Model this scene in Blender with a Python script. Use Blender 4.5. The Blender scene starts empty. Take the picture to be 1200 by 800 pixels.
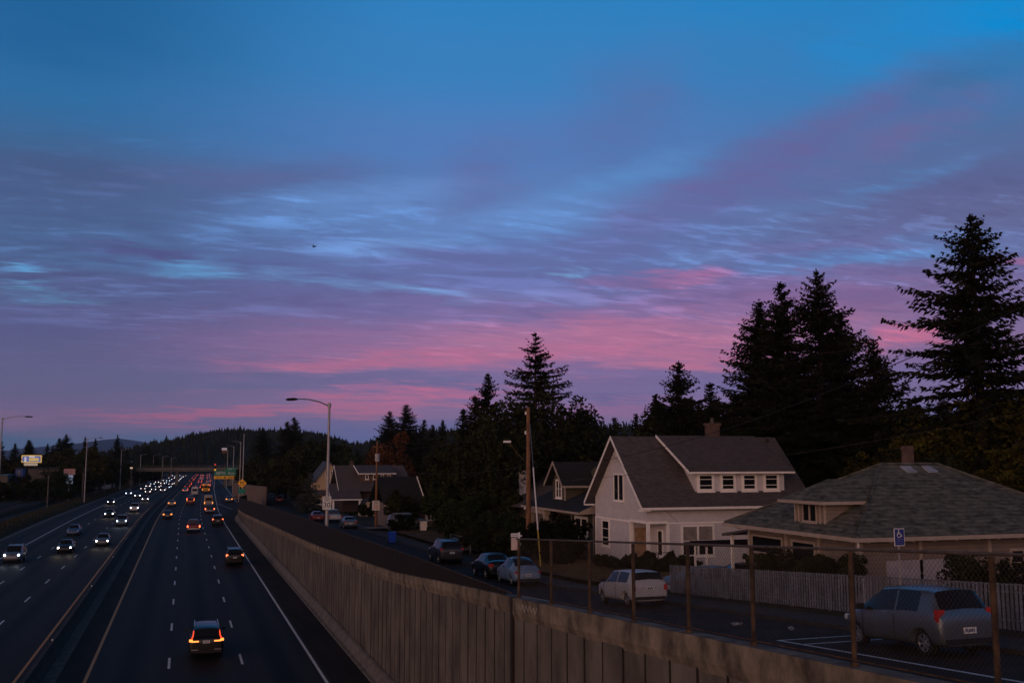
import bpy, bmesh, math, random
import numpy as np
from mathutils import Vector, Matrix
rnd = random.Random(7)
R_ = math.radians
scene = bpy.context.scene
col = scene.collection
# ------------------------------------------------------------------ camera
F = 1167.0; H = 10.8
PIT = math.atan(138/F); PSI = math.atan(385*math.cos(PIT)/F)
cr = Vector((math.cos(PSI), -math.sin(PSI), 0)); cw = Vector((math.sin(PSI)*math.cos(PIT), math.cos(PSI)*math.cos(PIT), math.sin(PIT)))
cu = cr.cross(cw)
cd = bpy.data.cameras.new('camera'); cam = bpy.data.objects.new('camera', cd); col.objects.link(cam)
cd.sensor_width = 36; cd.lens = 36*F/1200; cd.clip_start = 0.1; cd.clip_end = 60000
cam.location = (0, 0, H); cam.rotation_euler = (math.pi/2+PIT, 0, -PSI); scene.camera = cam
scene.view_settings.view_transform = 'Standard'; scene.view_settings.look = 'None'
scene.view_settings.exposure = 0; scene.view_settings.gamma = 1; scene.view_settings.use_curve_mapping = False
def ray(x, y): return cw + cr*((x-600)/F) - cu*((y-400)/F)
def atY(x, y, Y): d = ray(x, y); return Vector((0, 0, H))+d*(Y/d.y)
def atX(x, y, X): d = ray(x, y); return Vector((0, 0, H))+d*(X/d.x)
# ------------------------------------------------------------------ sky (by azimuth / elevation in degrees) and sun
def s2l(c): return tuple(((v/255+0.055)/1.055)**2.4 if v/255 > 0.04045 else v/255/12.92 for v in c)
world = bpy.data.worlds.new('World'); scene.world = world; world.use_nodes = True
nt = world.node_tree; nt.nodes.clear(); N = nt.nodes; Lk = nt.links
def nd(t, **kw):
    n = N.new(t)
    for k, v in kw.items(): setattr(n, k, v)
    return n
def plug(a, sock):
    if isinstance(a, (int, float)): sock.default_value = a
    elif isinstance(a, tuple): sock.default_value = a if len(a) == len(sock.default_value) else (*a, 1)
    else: Lk.new(a, sock)
def mth(op, a, b=0.0, c=0.0, clamp=False):
    n = nd('ShaderNodeMath', operation=op, use_clamp=clamp); plug(a, n.inputs[0]); plug(b, n.inputs[1]); plug(c, n.inputs[2]); return n.outputs[0]
def mix(f, a, b, mode='MIX'):
    n = nd('ShaderNodeMix', data_type='RGBA', blend_type=mode); plug(f, n.inputs[0]); plug(a, n.inputs[6]); plug(b, n.inputs[7]); return n.outputs[2]
def sstep(v, a, b, lo=0.0, hi=1.0):
    n = nd('ShaderNodeMapRange', interpolation_type='SMOOTHSTEP'); plug(v, n.inputs[0]); n.inputs[1].default_value = a; n.inputs[2].default_value = b; n.inputs[3].default_value = lo; n.inputs[4].default_value = hi; return n.outputs[0]
tc = nd('ShaderNodeTexCoord'); sp = nd('ShaderNodeSeparateXYZ'); Lk.new(tc.outputs['Generated'], sp.inputs[0])
dx, dy, dz = sp.outputs
az = mth('MULTIPLY', mth('ARCTAN2', dx, dy), 180/math.pi)
el = mth('MULTIPLY', mth('ARCSINE', dz), 180/math.pi)
# cloud-sheet coordinates: direction projected on a high flat layer
den = mth('ADD', mth('MAXIMUM', dz, 0.0), 0.09)
cx_ = mth('DIVIDE', dx, den); cy_ = mth('DIVIDE', dy, den)
cv = nd('ShaderNodeCombineXYZ'); Lk.new(cx_, cv.inputs[0]); Lk.new(cy_, cv.inputs[1])
def noise(vec, scale, detail, rough, dist=0.0, sc=(1, 1, 1), rot=0.0, loc=(0, 0, 0)):
    m = nd('ShaderNodeMapping'); Lk.new(vec, m.inputs[0]); m.inputs[3].default_value = sc; m.inputs[2].default_value = (0, 0, rot); m.inputs[1].default_value = loc
    n = nd('ShaderNodeTexNoise'); Lk.new(m.outputs[0], n.inputs['Vector']); n.inputs['Scale'].default_value = scale; n.inputs['Detail'].default_value = detail
    n.inputs['Roughness'].default_value = rough; n.inputs['Distortion'].default_value = dist
    return n.outputs
wn = noise(cv.outputs[0], 0.9, 2, 0.55, 0.0)
wn2 = noise(cv.outputs[0], 5.0, 3, 0.6, 0.0, sc=(0.45, 1, 1), rot=0.25)
spn = nd('ShaderNodeSeparateXYZ'); Lk.new(wn['Color'], spn.inputs[0])
spn2 = nd('ShaderNodeSeparateXYZ'); Lk.new(wn2['Color'], spn2.inputs[0])
def wob(base, s1, k1, s2, k2): return mth('ADD', mth('ADD', base, mth('MULTIPLY', mth('SUBTRACT', s1, 0.5), k1)), mth('MULTIPLY', mth('SUBTRACT', s2, 0.5), k2))
azw = wob(az, spn.outputs[0], 6.0, spn2.outputs[0], 5.0)
wn3 = noise(cv.outputs[0], 20.0, 2, 0.6, 0.0, sc=(0.4, 1, 1))['Fac']
elw = mth('ADD', wob(el, spn.outputs[1], 1.7, spn2.outputs[1], 2.2), mth('MULTIPLY', mth('SUBTRACT', wn3, 0.5), 0.9))
pv = nd('ShaderNodeCombineXYZ'); Lk.new(azw, pv.inputs[0]); Lk.new(elw, pv.inputs[1])
def ae(x, y):
    d = ray(x, y).normalized(); return math.degrees(math.atan2(d.x, d.y)), math.degrees(math.asin(d.z))
def ramp(fac, stops, lo, hi):
    f = nd('ShaderNodeMapRange'); Lk.new(fac, f.inputs[0]); f.inputs[1].default_value = lo; f.inputs[2].default_value = hi
    r = nd('ShaderNodeValToRGB'); Lk.new(f.outputs[0], r.inputs[0]); r.color_ramp.interpolation = 'EASE'
    stops = sorted(stops); e = r.color_ramp.elements
    while len(e) < len(stops): e.new(0.5)
    for q, (p, c) in zip(e, stops): q.position = min(1, max(0, (p-lo)/(hi-lo))); q.color = (*s2l(c), 1)
    return r.outputs[0]
elr = wob(el, spn.outputs[1], 1.6, spn2.outputs[1], 0.8)
left = ramp(elr, [(-2, (58, 78, 122)), (0.8, (66, 84, 134)), (2.0, (104, 88, 140)), (4, (92, 86, 138)), (7, (84, 86, 138)), (9.5, (80, 94, 142)), (12, (76, 104, 150)), (14.5, (68, 98, 142)), (19, (44, 108, 162)), (26, (28, 96, 152)), (36, (30, 62, 98)), (48, (24, 32, 50)), (80, (22, 26, 42))], -2, 82)
cent = ramp(elr, [(-2, (60, 80, 130)), (1.0, (84, 92, 158)), (2.6, (122, 98, 156)), (4.5, (112, 98, 158)), (6.5, (132, 100, 154)), (8.5, (108, 104, 162)), (11, (98, 112, 168)), (14, (96, 130, 188)), (18, (80, 124, 186)), (22, (56, 128, 190)), (27, (42, 128, 192)), (36, (30, 62, 98)), (48, (24, 32, 50)), (80, (22, 26, 42))], -2, 82)
right = ramp(elr, [(-2, (60, 80, 130)), (1.0, (76, 90, 160)), (3.5, (112, 96, 156)), (5.5, (128, 98, 152)), (8.5, (116, 102, 154)), (11, (102, 114, 166)), (13, (98, 104, 150)), (16, (84, 108, 156)), (20, (54, 120, 178)), (27, (6, 132, 200)), (36, (30, 62, 98)), (48, (24, 32, 50)), (80, (22, 26, 42))], -2, 82)
sky = mix(sstep(az, -8, 14), left, cent); sky = mix(sstep(az, 20, 46), sky, right)
# soft streaked texture of the whole cloud deck
st = noise(cv.outputs[0], 2.2, 4, 0.6, 0.5, sc=(0.42, 1, 1), rot=0.1)['Fac']
st2 = noise(cv.outputs[0], 7.5, 5, 0.6, 0.7, sc=(0.42, 1, 1), rot=0.05)['Fac']
deck = mth('MULTIPLY', sstep(el, 1.0, 8), sstep(el, 21, 12))
BL = [  # x, y, half-width, half-height (pixels of the photograph turned into degrees here), tilt, colour, strength
 (150, 225, 260, 34, 3, (78, 88, 132), .55), (330, 205, 130, 16, 8, (92, 100, 150), .6), (60, 205, 110, 18, 0, (66, 84, 126), .4), (560, 210, 70, 46, 35, (100, 100, 155), .55), (720, 130, 90, 60, 30, (92, 104, 160), .45),
 (900, 185, 250, 30, 22, (104, 96, 150), .75), (1070, 150, 120, 22, 18, (112, 98, 150), .6), (1140, 75, 100, 30, 15, (60, 104, 150), .7), (1120, 215, 150, 26, 8, (92, 96, 144), .7), (850, 240, 160, 20, 10, (98, 96, 150), .55),
 (420, 235, 150, 20, 10, (104, 144, 206), .7), (590, 262, 130, 20, 6, (104, 146, 208), .7), (730, 205, 90, 14, 15, (92, 146, 206), .6), (1060, 212, 110, 10, 12, (84, 128, 184), .5),
 (235, 314, 46, 15, 0, (96, 160, 214), .95), (175, 335, 110, 10, 4, (84, 92, 142), .7), (130, 302, 120, 10, -2, (82, 124, 176), .35), (30, 335, 44, 6, -3, (92, 152, 198), .8), (25, 311, 34, 5, -3, (88, 148, 198), .7), (70, 352, 60, 6, 0, (90, 136, 184), .5),
 (165, 291, 95, 8, -4, (80, 84, 136), 1.0), (280, 310, 60, 8, 3, (88, 98, 152), .6), (60, 320, 90, 6, 0, (80, 86, 132), .6), (150, 335, 130, 9, 2, (86, 96, 146), .6), (340, 345, 120, 8, -3, (98, 100, 154), .5),
 (350, 325, 100, 6, -3, (106, 150, 206), .4), (470, 340, 90, 8, -6, (112, 148, 204), .65), (445, 285, 90, 10, 5, (112, 152, 210), .6), (520, 300, 90, 14, -4, (98, 104, 160), .7), (640, 345, 120, 7, -2, (112, 130, 190), .5),
 (600, 325, 130, 10, 2, (98, 102, 158), .6), (670, 309, 26, 5, 0, (120, 166, 216), .8), (740, 320, 60, 8, 0, (140, 106, 160), .7), (700, 285, 120, 12, 2, (96, 104, 160), .5),
 (1010, 300, 120, 15, 3, (98, 140, 200), .85), (830, 298, 44, 8, 0, (108, 142, 200), .5), (950, 285, 100, 10, 3, (112, 106, 160), .5), (1010, 325, 130, 10, 2, (118, 106, 158), .6),
 (815, 318, 46, 7, -4, (176, 110, 160), .8), (800, 328, 60, 5, 0, (188, 112, 158), .6), (880, 335, 130, 10, 4, (136, 104, 158), .6), (1195, 312, 30, 8, 0, (176, 108, 156), .7), (960, 345, 150, 9, 3, (150, 106, 158), .55),
 (620, 400, 330, 46, 4, (150, 106, 158), .6), (640, 388, 170, 12, 4, (178, 112, 156), .7), (800, 390, 240, 20, 4, (182, 112, 154), .7), (500, 418, 150, 12, 3, (178, 102, 148), .85), (380, 425, 110, 10, 3, (168, 98, 144), .75), (700, 412, 160, 16, 2, (182, 104, 150), .65), (820, 420, 110, 9, 2, (188, 108, 150), .55), (620, 372, 160, 7, 6, (160, 112, 162), .5), (380, 395, 150, 8, 5, (132, 102, 156), .5),
 (760, 440, 160, 12, 0, (112, 92, 152), .7), (520, 448, 190, 9, 1, (104, 94, 154), .8), (300, 450, 230, 14, 0, (96, 90, 144), .8), (900, 450, 120, 16, 0, (98, 92, 158), .6), (720, 462, 60, 5, 2, (86, 84, 150), .6),
 (500, 466, 120, 9, 4, (180, 98, 150), .8), (300, 484, 120, 6, 1, (172, 92, 138), .65), (410, 480, 90, 9, 2, (172, 96, 144), .65), (1180, 15, 170, 55, 0, (0, 138, 210), .9), (1010, 60, 110, 45, 10, (30, 136, 204), .6), (60, 30, 200, 60, 0, (24, 94, 150), .5), (200, 486, 100, 6, 0, (164, 88, 138), .6), (60, 492, 110, 5, 0, (126, 90, 140), .6), (700, 477, 120, 10, 0, (144, 92, 152), .6),
 (1060, 388, 46, 10, 2, (198, 106, 148), .85), (1030, 392, 30, 12, 0, (190, 104, 148), .6), (1098, 384, 24, 13, 0, (196, 104, 146), .8), (1080, 430, 90, 14, 0, (104, 92, 156), .6), (870, 415, 70, 8, 0, (176, 100, 148), .5), (1040, 350, 150, 8, 2, (140, 100, 152), .4),
 (200, 372, 260, 12, 1, (94, 94, 146), .4), (120, 440, 180, 14, 0, (86, 86, 134), .5), (250, 460, 120, 5, 0, (128, 94, 146), .4), (150, 518, 200, 6, 0, (72, 88, 142), .4), (460, 503, 120, 8, 0, (86, 90, 160), .5),
]
st3 = noise(cv.outputs[0], 20.0, 3, 0.6, 0.6, sc=(0.38, 1, 1), rot=-0.05)['Fac']
modn = mth('ADD', 0.62, mth('ADD', mth('MULTIPLY', mth('SUBTRACT', st2, 0.38), 1.9), mth('MULTIPLY', mth('SUBTRACT', st3, 0.5), 0.8)))
for x, y, hw, hh, tilt, c, s in BL:
    a0, e0 = ae(x, y); a1, _ = ae(min(x+hw, 1400), y); _, e1 = ae(x, y-hh)
    sq = nd('ShaderNodeVectorMath', operation='MULTIPLY_ADD'); Lk.new(sky, sq.inputs[0]); sq.inputs[1].default_value = (1e-7, 1e-7, 1e-7); Lk.new(pv.outputs[0], sq.inputs[2])  # keeps the shader evaluated in sequence
    m = nd('ShaderNodeMapping', vector_type='TEXTURE'); Lk.new(sq.outputs[0], m.inputs[0])
    m.inputs[1].default_value = (a0, e0, 0); m.inputs[2].default_value = (0, 0, R_(tilt)); m.inputs[3].default_value = (max(0.4, a1-a0)*1.15, max(0.12, e1-e0)*1.25, 1)
    vl = nd('ShaderNodeVectorMath', operation='LENGTH'); Lk.new(m.outputs[0], vl.inputs[0])
    f = mth('MULTIPLY', sstep(vl.outputs['Value'], 0.0, 1.35, s*1.08, 0.0), modn, clamp=True)
    sky = mix(f, sky, s2l(c))
tex = mth('MULTIPLY', mth('ADD', mth('MULTIPLY', mth('SUBTRACT', st, 0.5), 0.8), mth('ADD', mth('MULTIPLY', mth('SUBTRACT', st2, 0.5), 0.9), mth('MULTIPLY', mth('MULTIPLY', mth('SUBTRACT', st3, 0.5), sstep(spn.outputs[2], 0.38, 0.6)), 0.95))), mth('ADD', mth('MULTIPLY', deck, 0.85), 0.15))
tex = mth('MULTIPLY', tex, mth('ADD', 1.0, mth('MULTIPLY', mth('MULTIPLY', sstep(el, 6.5, 9.5), sstep(el, 15.5, 12)), 0.75)))
bright = mix(1.0, sky, (1.28, 1.42, 1.42), 'MULTIPLY'); dark = mix(1.0, sky, (0.90, 0.84, 0.87), 'MULTIPLY')
sky = mix(sstep(tex, 0.02, 0.34, 0, 0.85), sky, bright); sky = mix(sstep(tex, -0.02, -0.34, 0, 0.85), sky, dark)
sky = mix(sstep(el, 12, 1), sky, mix(1.0, sky, (1.24, 1.36, 1.00), 'MULTIPLY'))
# western afterglow (behind the camera): wide warm band low over the horizon
azb = mth('ABSOLUTE', mth('SUBTRACT', mth('ABSOLUTE', mth('SUBTRACT', az, 45.0)), 180.0))
glow = mth('MULTIPLY', sstep(azb, 95, 10), mth('MULTIPLY', sstep(el, 40, 2), sstep(el, -3, 0)))
GLOW = (1.85, 1.06, 0.76)
sky = mix(glow, sky, GLOW)
nish = nd('ShaderNodeTexSky', sky_type='NISHITA', sun_disc=False, sun_elevation=R_(1.0), sun_rotation=R_(-142))
n_add = mix(1.0, sky, mix(1.0, nish.outputs[0], (0.0015, 0.0015, 0.0015), 'MULTIPLY'), 'ADD')
bg = nd('ShaderNodeBackground'); Lk.new(n_add, bg.inputs[0]); bg.inputs[1].default_value = 1.0
wo = nd('ShaderNodeOutputWorld'); Lk.new(bg.outputs[0], wo.inputs[0])
world.cycles.sampling_method = 'MANUAL'; world.cycles.sample_map_resolution = 512
sd = bpy.data.lights.new('sun', 'SUN'); sd.energy = 0.2; sd.angle = R_(40); sd.color = (1.0, 0.66, 0.5)
so = bpy.data.objects.new('sun', sd); col.objects.link(so)
so.rotation_euler = Vector((0.62, 0.78, -0.28)).to_track_quat('-Z', 'Y').to_euler()
# ------------------------------------------------------------------ helpers
MATS = {}
def mat(name, c, rough=0.8, metal=0.0, var=0.25, scale=3.0, spec=0.3, bump=0.0, emis=None, es=0.0, coat=0.0, c2=None, sc3=(1, 1, 1), hidden=None):
    if name in MATS: return MATS[name]
    m = bpy.data.materials.new(name); m.use_nodes = True; t = m.node_tree; b = t.nodes['Principled BSDF']
    b.inputs['Roughness'].default_value = rough; b.inputs['Metallic'].default_value = metal; b.inputs['Specular IOR Level'].default_value = spec; b.inputs['Coat Weight'].default_value = coat
    co = t.nodes.new('ShaderNodeTexCoord'); mp = t.nodes.new('ShaderNodeMapping'); t.links.new(co.outputs['Object'], mp.inputs[0]); mp.inputs[3].default_value = sc3
    n = t.nodes.new('ShaderNodeTexNoise'); n.inputs['Scale'].default_value = scale; n.inputs['Detail'].default_value = 6; n.inputs['Roughness'].default_value = 0.62; t.links.new(mp.outputs[0], n.inputs['Vector'])
    r = t.nodes.new('ShaderNodeValToRGB'); t.links.new(n.outputs['Fac'], r.inputs[0]); r.color_ramp.elements[0].position = 0.34; r.color_ramp.elements[1].position = 0.66
    a = tuple(v*(1-var) for v in c); bb = tuple(min(1, v*(1+var)) for v in (c2 or c))
    r.color_ramp.elements[0].color = (*a, 1); r.color_ramp.elements[1].color = (*bb, 1); t.links.new(r.outputs[0], b.inputs['Base Color'])
    if bump:
        bp = t.nodes.new('ShaderNodeBump'); bp.inputs['Strength'].default_value = bump; bp.inputs['Distance'].default_value = 0.03; t.links.new(n.outputs['Fac'], bp.inputs['Height']); t.links.new(bp.outputs[0], b.inputs['Normal'])
    if emis: b.inputs['Emission Color'].default_value = (*emis, 1); b.inputs['Emission Strength'].default_value = es
    MATS[name] = m; m.diffuse_color = (*c, 1); return m
def lined(name, c, axis, pitch, duty=0.12, dark=0.45, rough=0.75, var=0.12, bumpy=0.6, scale=2.0, c2=None, sc3=(1, 1, 1)):
    """a material with parallel board joints along one object axis"""
    m = mat(name, c, rough, var=var, scale=scale, c2=c2, sc3=sc3); t = m.node_tree; b = t.nodes['Principled BSDF']
    co = t.nodes.new('ShaderNodeTexCoord'); s = t.nodes.new('ShaderNodeSeparateXYZ'); t.links.new(co.outputs['Object'], s.inputs[0])
    def mm(op, a, v):
        n = t.nodes.new('ShaderNodeMath'); n.operation = op; t.links.new(a, n.inputs[0]); n.inputs[1].default_value = v; return n.outputs[0]
    fr = mm('FRACT', mm('MULTIPLY', s.outputs['XYZ'.index(axis)], 1/pitch), 0)
    ln = mm('LESS_THAN', fr, duty)
    src = b.inputs['Base Color'].links[0].from_socket
    x = t.nodes.new('ShaderNodeMix'); x.data_type = 'RGBA'; x.blend_type = 'MULTIPLY'; t.links.new(ln, x.inputs[0]); t.links.new(src, x.inputs[6]); x.inputs[7].default_value = (dark, dark, dark, 1)
    t.links.new(x.outputs[2], b.inputs['Base Color'])
    bp = t.nodes.new('ShaderNodeBump'); bp.inputs['Strength'].default_value = bumpy; bp.inputs['Distance'].default_value = 0.02; t.links.new(fr, bp.inputs['Height']); t.links.new(bp.outputs[0], b.inputs['Normal'])
    return m
def glassy(name, c, rough=0.08, spec=0.28): return mat(name, c, rough, var=0.1, spec=spec, scale=1.5)
class MB:
    def __init__(s): s.v = []; s.f = []; s.c = []
    def add(s, vs, fs):
        k = len(s.v); s.c.append((k, len(s.f))); s.v += [tuple(v) for v in vs]; s.f += [tuple(i+k for i in f) for f in fs]; return s
    def box(s, x0, x1, y0, y1, z0, z1, M=None):
        vs = [Vector((x, y, z)) for z in (z0, z1) for y in (y0, y1) for x in (x0, x1)]
        if M: vs = [M @ v for v in vs]
        return s.add(vs, [(0, 2, 3, 1), (4, 5, 7, 6), (0, 1, 5, 4), (1, 3, 7, 5), (3, 2, 6, 7), (2, 0, 4, 6)])
    def slab(s, pts, t):
        """planar polygon thickened by t against its normal"""
        p = [Vector(q) for q in pts]; n = (p[1]-p[0]).cross(p[2]-p[0]).normalized(); k = len(p)
        if n.z < 0: n = -n; p = p[::-1]
        return s.add(p+[q-n*t for q in p], [tuple(range(k)), tuple(range(2*k-1, k-1, -1))]+[(i, i+k, (i+1) % k+k, (i+1) % k) for i in range(k)])
    def prism(s, pts, d):
        p = [Vector(q) for q in pts]; d = Vector(d); k = len(p)
        n = (p[1]-p[0]).cross(p[2]-p[0])
        if n.dot(d) > 0: p = p[::-1]
        return s.add(p+[q+d for q in p], [tuple(range(k)), tuple(range(2*k-1, k-1, -1))]+[(i, i+k, (i+1) % k+k, (i+1) % k) for i in range(k)])
    def tube(s, pts, r, n=8, cap=True):
        pts = [Vector(p) for p in pts]; rr = r if isinstance(r, (list, tuple)) else [r]*len(pts); k = len(s.v); vs = []; fs = []
        for i, p in enumerate(pts):
            d = (pts[min(i+1, len(pts)-1)]-pts[max(i-1, 0)]).normalized(); a = d.orthogonal().normalized() if i == 0 else (a-d*a.dot(d)).normalized(); b = d.cross(a)
            vs += [p+(a*math.cos(2*math.pi*j/n)+b*math.sin(2*math.pi*j/n))*rr[i] for j in range(n)]
        for i in range(len(pts)-1): fs += [(i*n+j, i*n+(j+1) % n, (i+1)*n+(j+1) % n, (i+1)*n+j) for j in range(n)]
        if cap: fs += [tuple(range(n-1, -1, -1)), tuple(range((len(pts)-1)*n, len(pts)*n))]
        return s.add(vs, fs)
    def cyl(s, c, r, h, axis='Z', n=16, r2=None):
        c = Vector(c); d = {'X': Vector((1, 0, 0)), 'Y': Vector((0, 1, 0)), 'Z': Vector((0, 0, 1))}[axis]
        return s.tube([c-d*h/2, c+d*h/2], [r, r if r2 is None else r2], n)
    def frame(s, a0, a1, z0, z1, w, d0, d1, axis):
        """rectangular frame in a wall; axis X: wall plane at constant X (a is Y)"""
        for (p, q, r, t) in ((a0, a1, z1-w, z1), (a0, a1, z0, z0+w), (a0, a0+w, z0+w, z1-w), (a1-w, a1, z0+w, z1-w)):
            s.box(d0, d1, p, q, r, t) if axis == 'X' else s.box(p, q, d0, d1, r, t)
        return s
    def each(s, name, m, parent=None):
        out = []; cs = s.c+[(len(s.v), len(s.f))]
        for (v0, f0), (v1, f1) in zip(cs, cs[1:]):
            p = MB(); p.v = s.v[v0:v1]; p.f = [tuple(i-v0 for i in f) for f in s.f[f0:f1]]; out.append(p.build(name, m, parent))
        return out
    def build(s, name, m, parent=None, smooth=False, loc=None):
        me = bpy.data.meshes.new(name); L = Vector(loc) if loc is not None else Vector((0, 0, 0))
        me.from_pydata([tuple(Vector(v)-L) for v in s.v] if loc is not None else s.v, [], s.f); me.materials.append(m)
        if smooth: me.shade_smooth()
        me.update(); o = bpy.data.objects.new(name, me); col.objects.link(o)
        if parent: o.parent = parent
        elif loc is not None: o.location = L
        return o
def tag(o, label=None, cat=None, group=None, kind=None):
    if label: o['label'] = label
    if cat: o['category'] = cat
    if group: o['group'] = group
    if kind: o['kind'] = kind
    return o
def thing(name, label, cat, loc=(0, 0, 0), rz=0, group=None):
    o = bpy.data.objects.new(name, None); col.objects.link(o); o.location = loc; o.rotation_euler = (0, 0, rz); o.empty_display_size = 0.2
    return tag(o, label, cat, group)
kids = {}
def copy_tree(o, parent=None):
    c = o.copy(); col.objects.link(c); c.parent = parent
    for ch in [k for k in o.children]: copy_tree(ch, c)
    return c
def text(body, size, m, name, parent, loc, rot, ext=0.004, sx=1.0):
    cu_ = bpy.data.curves.new(name, 'FONT'); cu_.body = body; cu_.size = size; cu_.extrude = ext; cu_.align_x = 'CENTER'; cu_.align_y = 'CENTER'; cu_.resolution_u = 3
    tmp = bpy.data.objects.new('tmp', cu_); me = bpy.data.meshes.new_from_object(tmp); me.name = name; bpy.data.objects.remove(tmp)
    me.materials.clear(); me.materials.append(m); o = bpy.data.objects.new(name, me); col.objects.link(o); o.location = loc; o.rotation_euler = rot; o.scale = (sx, 1, 1)
    if parent: o.parent = parent
    return o
# ------------------------------------------------------------------ road geometry
def shf(Y): return 0.0 if Y < 170 else (0.0225*(Y-170)**2/160 if Y < 250 else 0.0225*(Y-210))
SY = [-60, 0, 18.8, 35, 52, 70, 121, 150, 190, 300, 600]; SZ = [12.0, 7.66, 6.29, 5.1, 3.87, 3.2, 2.3, 1.75, 1.2, 0.5, 0.3]
def street(Y): return float(np.interp(Y, SY, SZ))
def sR(Y): return 18.7+0.022*(Y-20)
def sL(Y): return 10.55 if Y < 200 else 10.55+(min(Y, 300)-200)*0.075
def wallX(Y):
    t = min(1, max(0, (Y-185)/60)); return 9.7+shf(Y)+t*t*(3-2*t)*4.2
WT = ([-30, 11.5, 29.3, 34.5, 47.5, 76.3, 168, 226, 330], [10.48, 7.8, 6.65, 6.36, 5.5, 4.42, 2.13, 1.3, 1.0])
def wtop(Y): return float(np.interp(Y, *WT))
YS = sorted(set([-40, -20, -10]+list(range(0, 420, 4))+[29.3, 29.301]+list(range(420, 1001, 20))+[1100, 1300, 1600, 2000, 3000, 6000, 12000]))
def ribbon(name, m, f0, f1, y0, y1, z, label=None, kind='structure', parent=None, extra=()):
    b = MB(); ys = [y0]+[y for y in YS if y0 < y < y1]+[y1]; vs = []; fs = []
    for i, y in enumerate(ys):
        za = z(y) if callable(z) else z
        vs += [(f0(y), y, za), (f1(y), y, za)]
        if i: k = 2*i; fs.append((k-2, k-1, k+1, k))
    b.add(vs, fs); o = b.build(name, m, parent)
    if kind: o['kind'] = kind
    return o
m_asph = mat('asphalt', (0.024, 0.0225, 0.020), 0.75, var=0.22, scale=0.5, spec=0.12, bump=0.12, sc3=(1.6, 0.09, 1))
m_street = mat('street_asphalt', (0.026, 0.0235, 0.022), 0.85, var=0.3, scale=0.7, spec=0.1, bump=0.2)
m_shoulder = mat('shoulder_asphalt', (0.024, 0.021, 0.017), 0.85, var=0.3, scale=0.8, spec=0.1, bump=0.2, sc3=(1, .2, 1))
m_white = mat('road_paint_white', (0.62, 0.66, 0.68), 0.8, var=0.2, scale=6)
m_yel = mat('road_paint_yellow', (0.50, 0.235, 0.035), 0.6, var=0.22, scale=5)
m_conc = mat('concrete', (0.13, 0.115, 0.095), 0.85, var=0.3, scale=1.4, bump=0.25)
m_concd = mat('concrete_grimy', (0.10, 0.09, 0.075), 0.9, var=0.4, scale=1.2, bump=0.25)
m_dirt = mat('dry_ground', (0.09, 0.064, 0.036), 0.95, var=0.45, scale=0.9, bump=0.4, spec=0.1, c2=(0.12, 0.085, 0.045))
m_soil = mat('scrub_ground', (0.03, 0.027, 0.016), 0.95, var=0.45, scale=0.5, bump=0.4, spec=0.1, c2=(0.04, 0.035, 0.02))
m_ballast = mat('ballast', (0.05, 0.044, 0.04), 0.95, var=0.5, scale=9, bump=0.6, spec=0.1)
# terrain: one sheet, columns follow the road's bend
cols = [-9000, -3000, -1200, -500, -250, -120, -75, -60, -52, -45, -42, -38, -33.6, -33.2, -29.6, -29, -26, -24.2, -23.2, -10, 5, 9.75]
def leftz(c):
    return float(np.interp(c, [-9000, -120, -60, -45, -42, -33.6, -33.2, -29.6, -29, -26, -24.2, -23.2, 10], [0, 1.5, 1.4, 1.1, 0.5, 0.25, -0.45, -0.45, 0.3, 0.75, 0.4, -0.04, -0.04]))
g = MB(); vs = []; fs = []
rights = [0.02, 0.8, 4, 8, 'R', 'R2', 24.2, 26, 34, 50, 90, 160, 400, 1200, 3000, 9000]
nc = len(cols)+len(rights)
for i, y in enumerate(YS):
    s = shf(min(y, 1500)); k = max(0, min(1, (1200-y)/500))
    for c in cols:
        x = c+s if c > -1000 else c; z = leftz(c)
        if c == 9.75: x = wallX(y)+0.05
        elif c == 5: x = min(5+s, wallX(y)-1)
        vs.append((x, y, z))
    wx = wallX(y)+0.05
    for c in rights:
        if c == 'R': x = sR(min(y, 420))+0.02; z = street(y)-0.03
        elif c == 'R2': x = sR(min(y, 420))+1.7; z = street(y)+0.10
        elif c < 10: x = wx+c+(0.3 if c == 0.02 else 0.3); z = street(y)-0.03
        else: x = c+max(0, s)*0.4 if c < 1000 else c; z = street(y)+float(np.interp(c, [24, 34, 160], [0.16, 0.32, 0.5]))
        if c == 0.02: z = max(z, -0.04)
        if y > 230 and c != 'R2': z = max(z*1.0, 0)
        vs.append((max(x, wx+0.3 if c not in ('R', 'R2') else x), y, z))
    if i:
        a = (i-1)*nc; b_ = i*nc
        for j in range(nc-1): fs.append((a+j, a+j+1, b_+j+1, b_+j))
g.add(vs, fs); o = g.build('ground', m_soil); tag(o, kind='structure')
fo = ribbon('freeway', m_asph, lambda y: -22.7+shf(y), lambda y: wallX(y)-0.02, -40, 1400, 0.0)
uvl = fo.data.uv_layers.new(name='lateral')          # u = metres across the carriageway, v = metres along
for lp in fo.data.loops:
    vc = fo.data.vertices[lp.vertex_index].co; uvl.data[lp.index].uv = (vc.x-shf(vc.y), vc.y)
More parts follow.
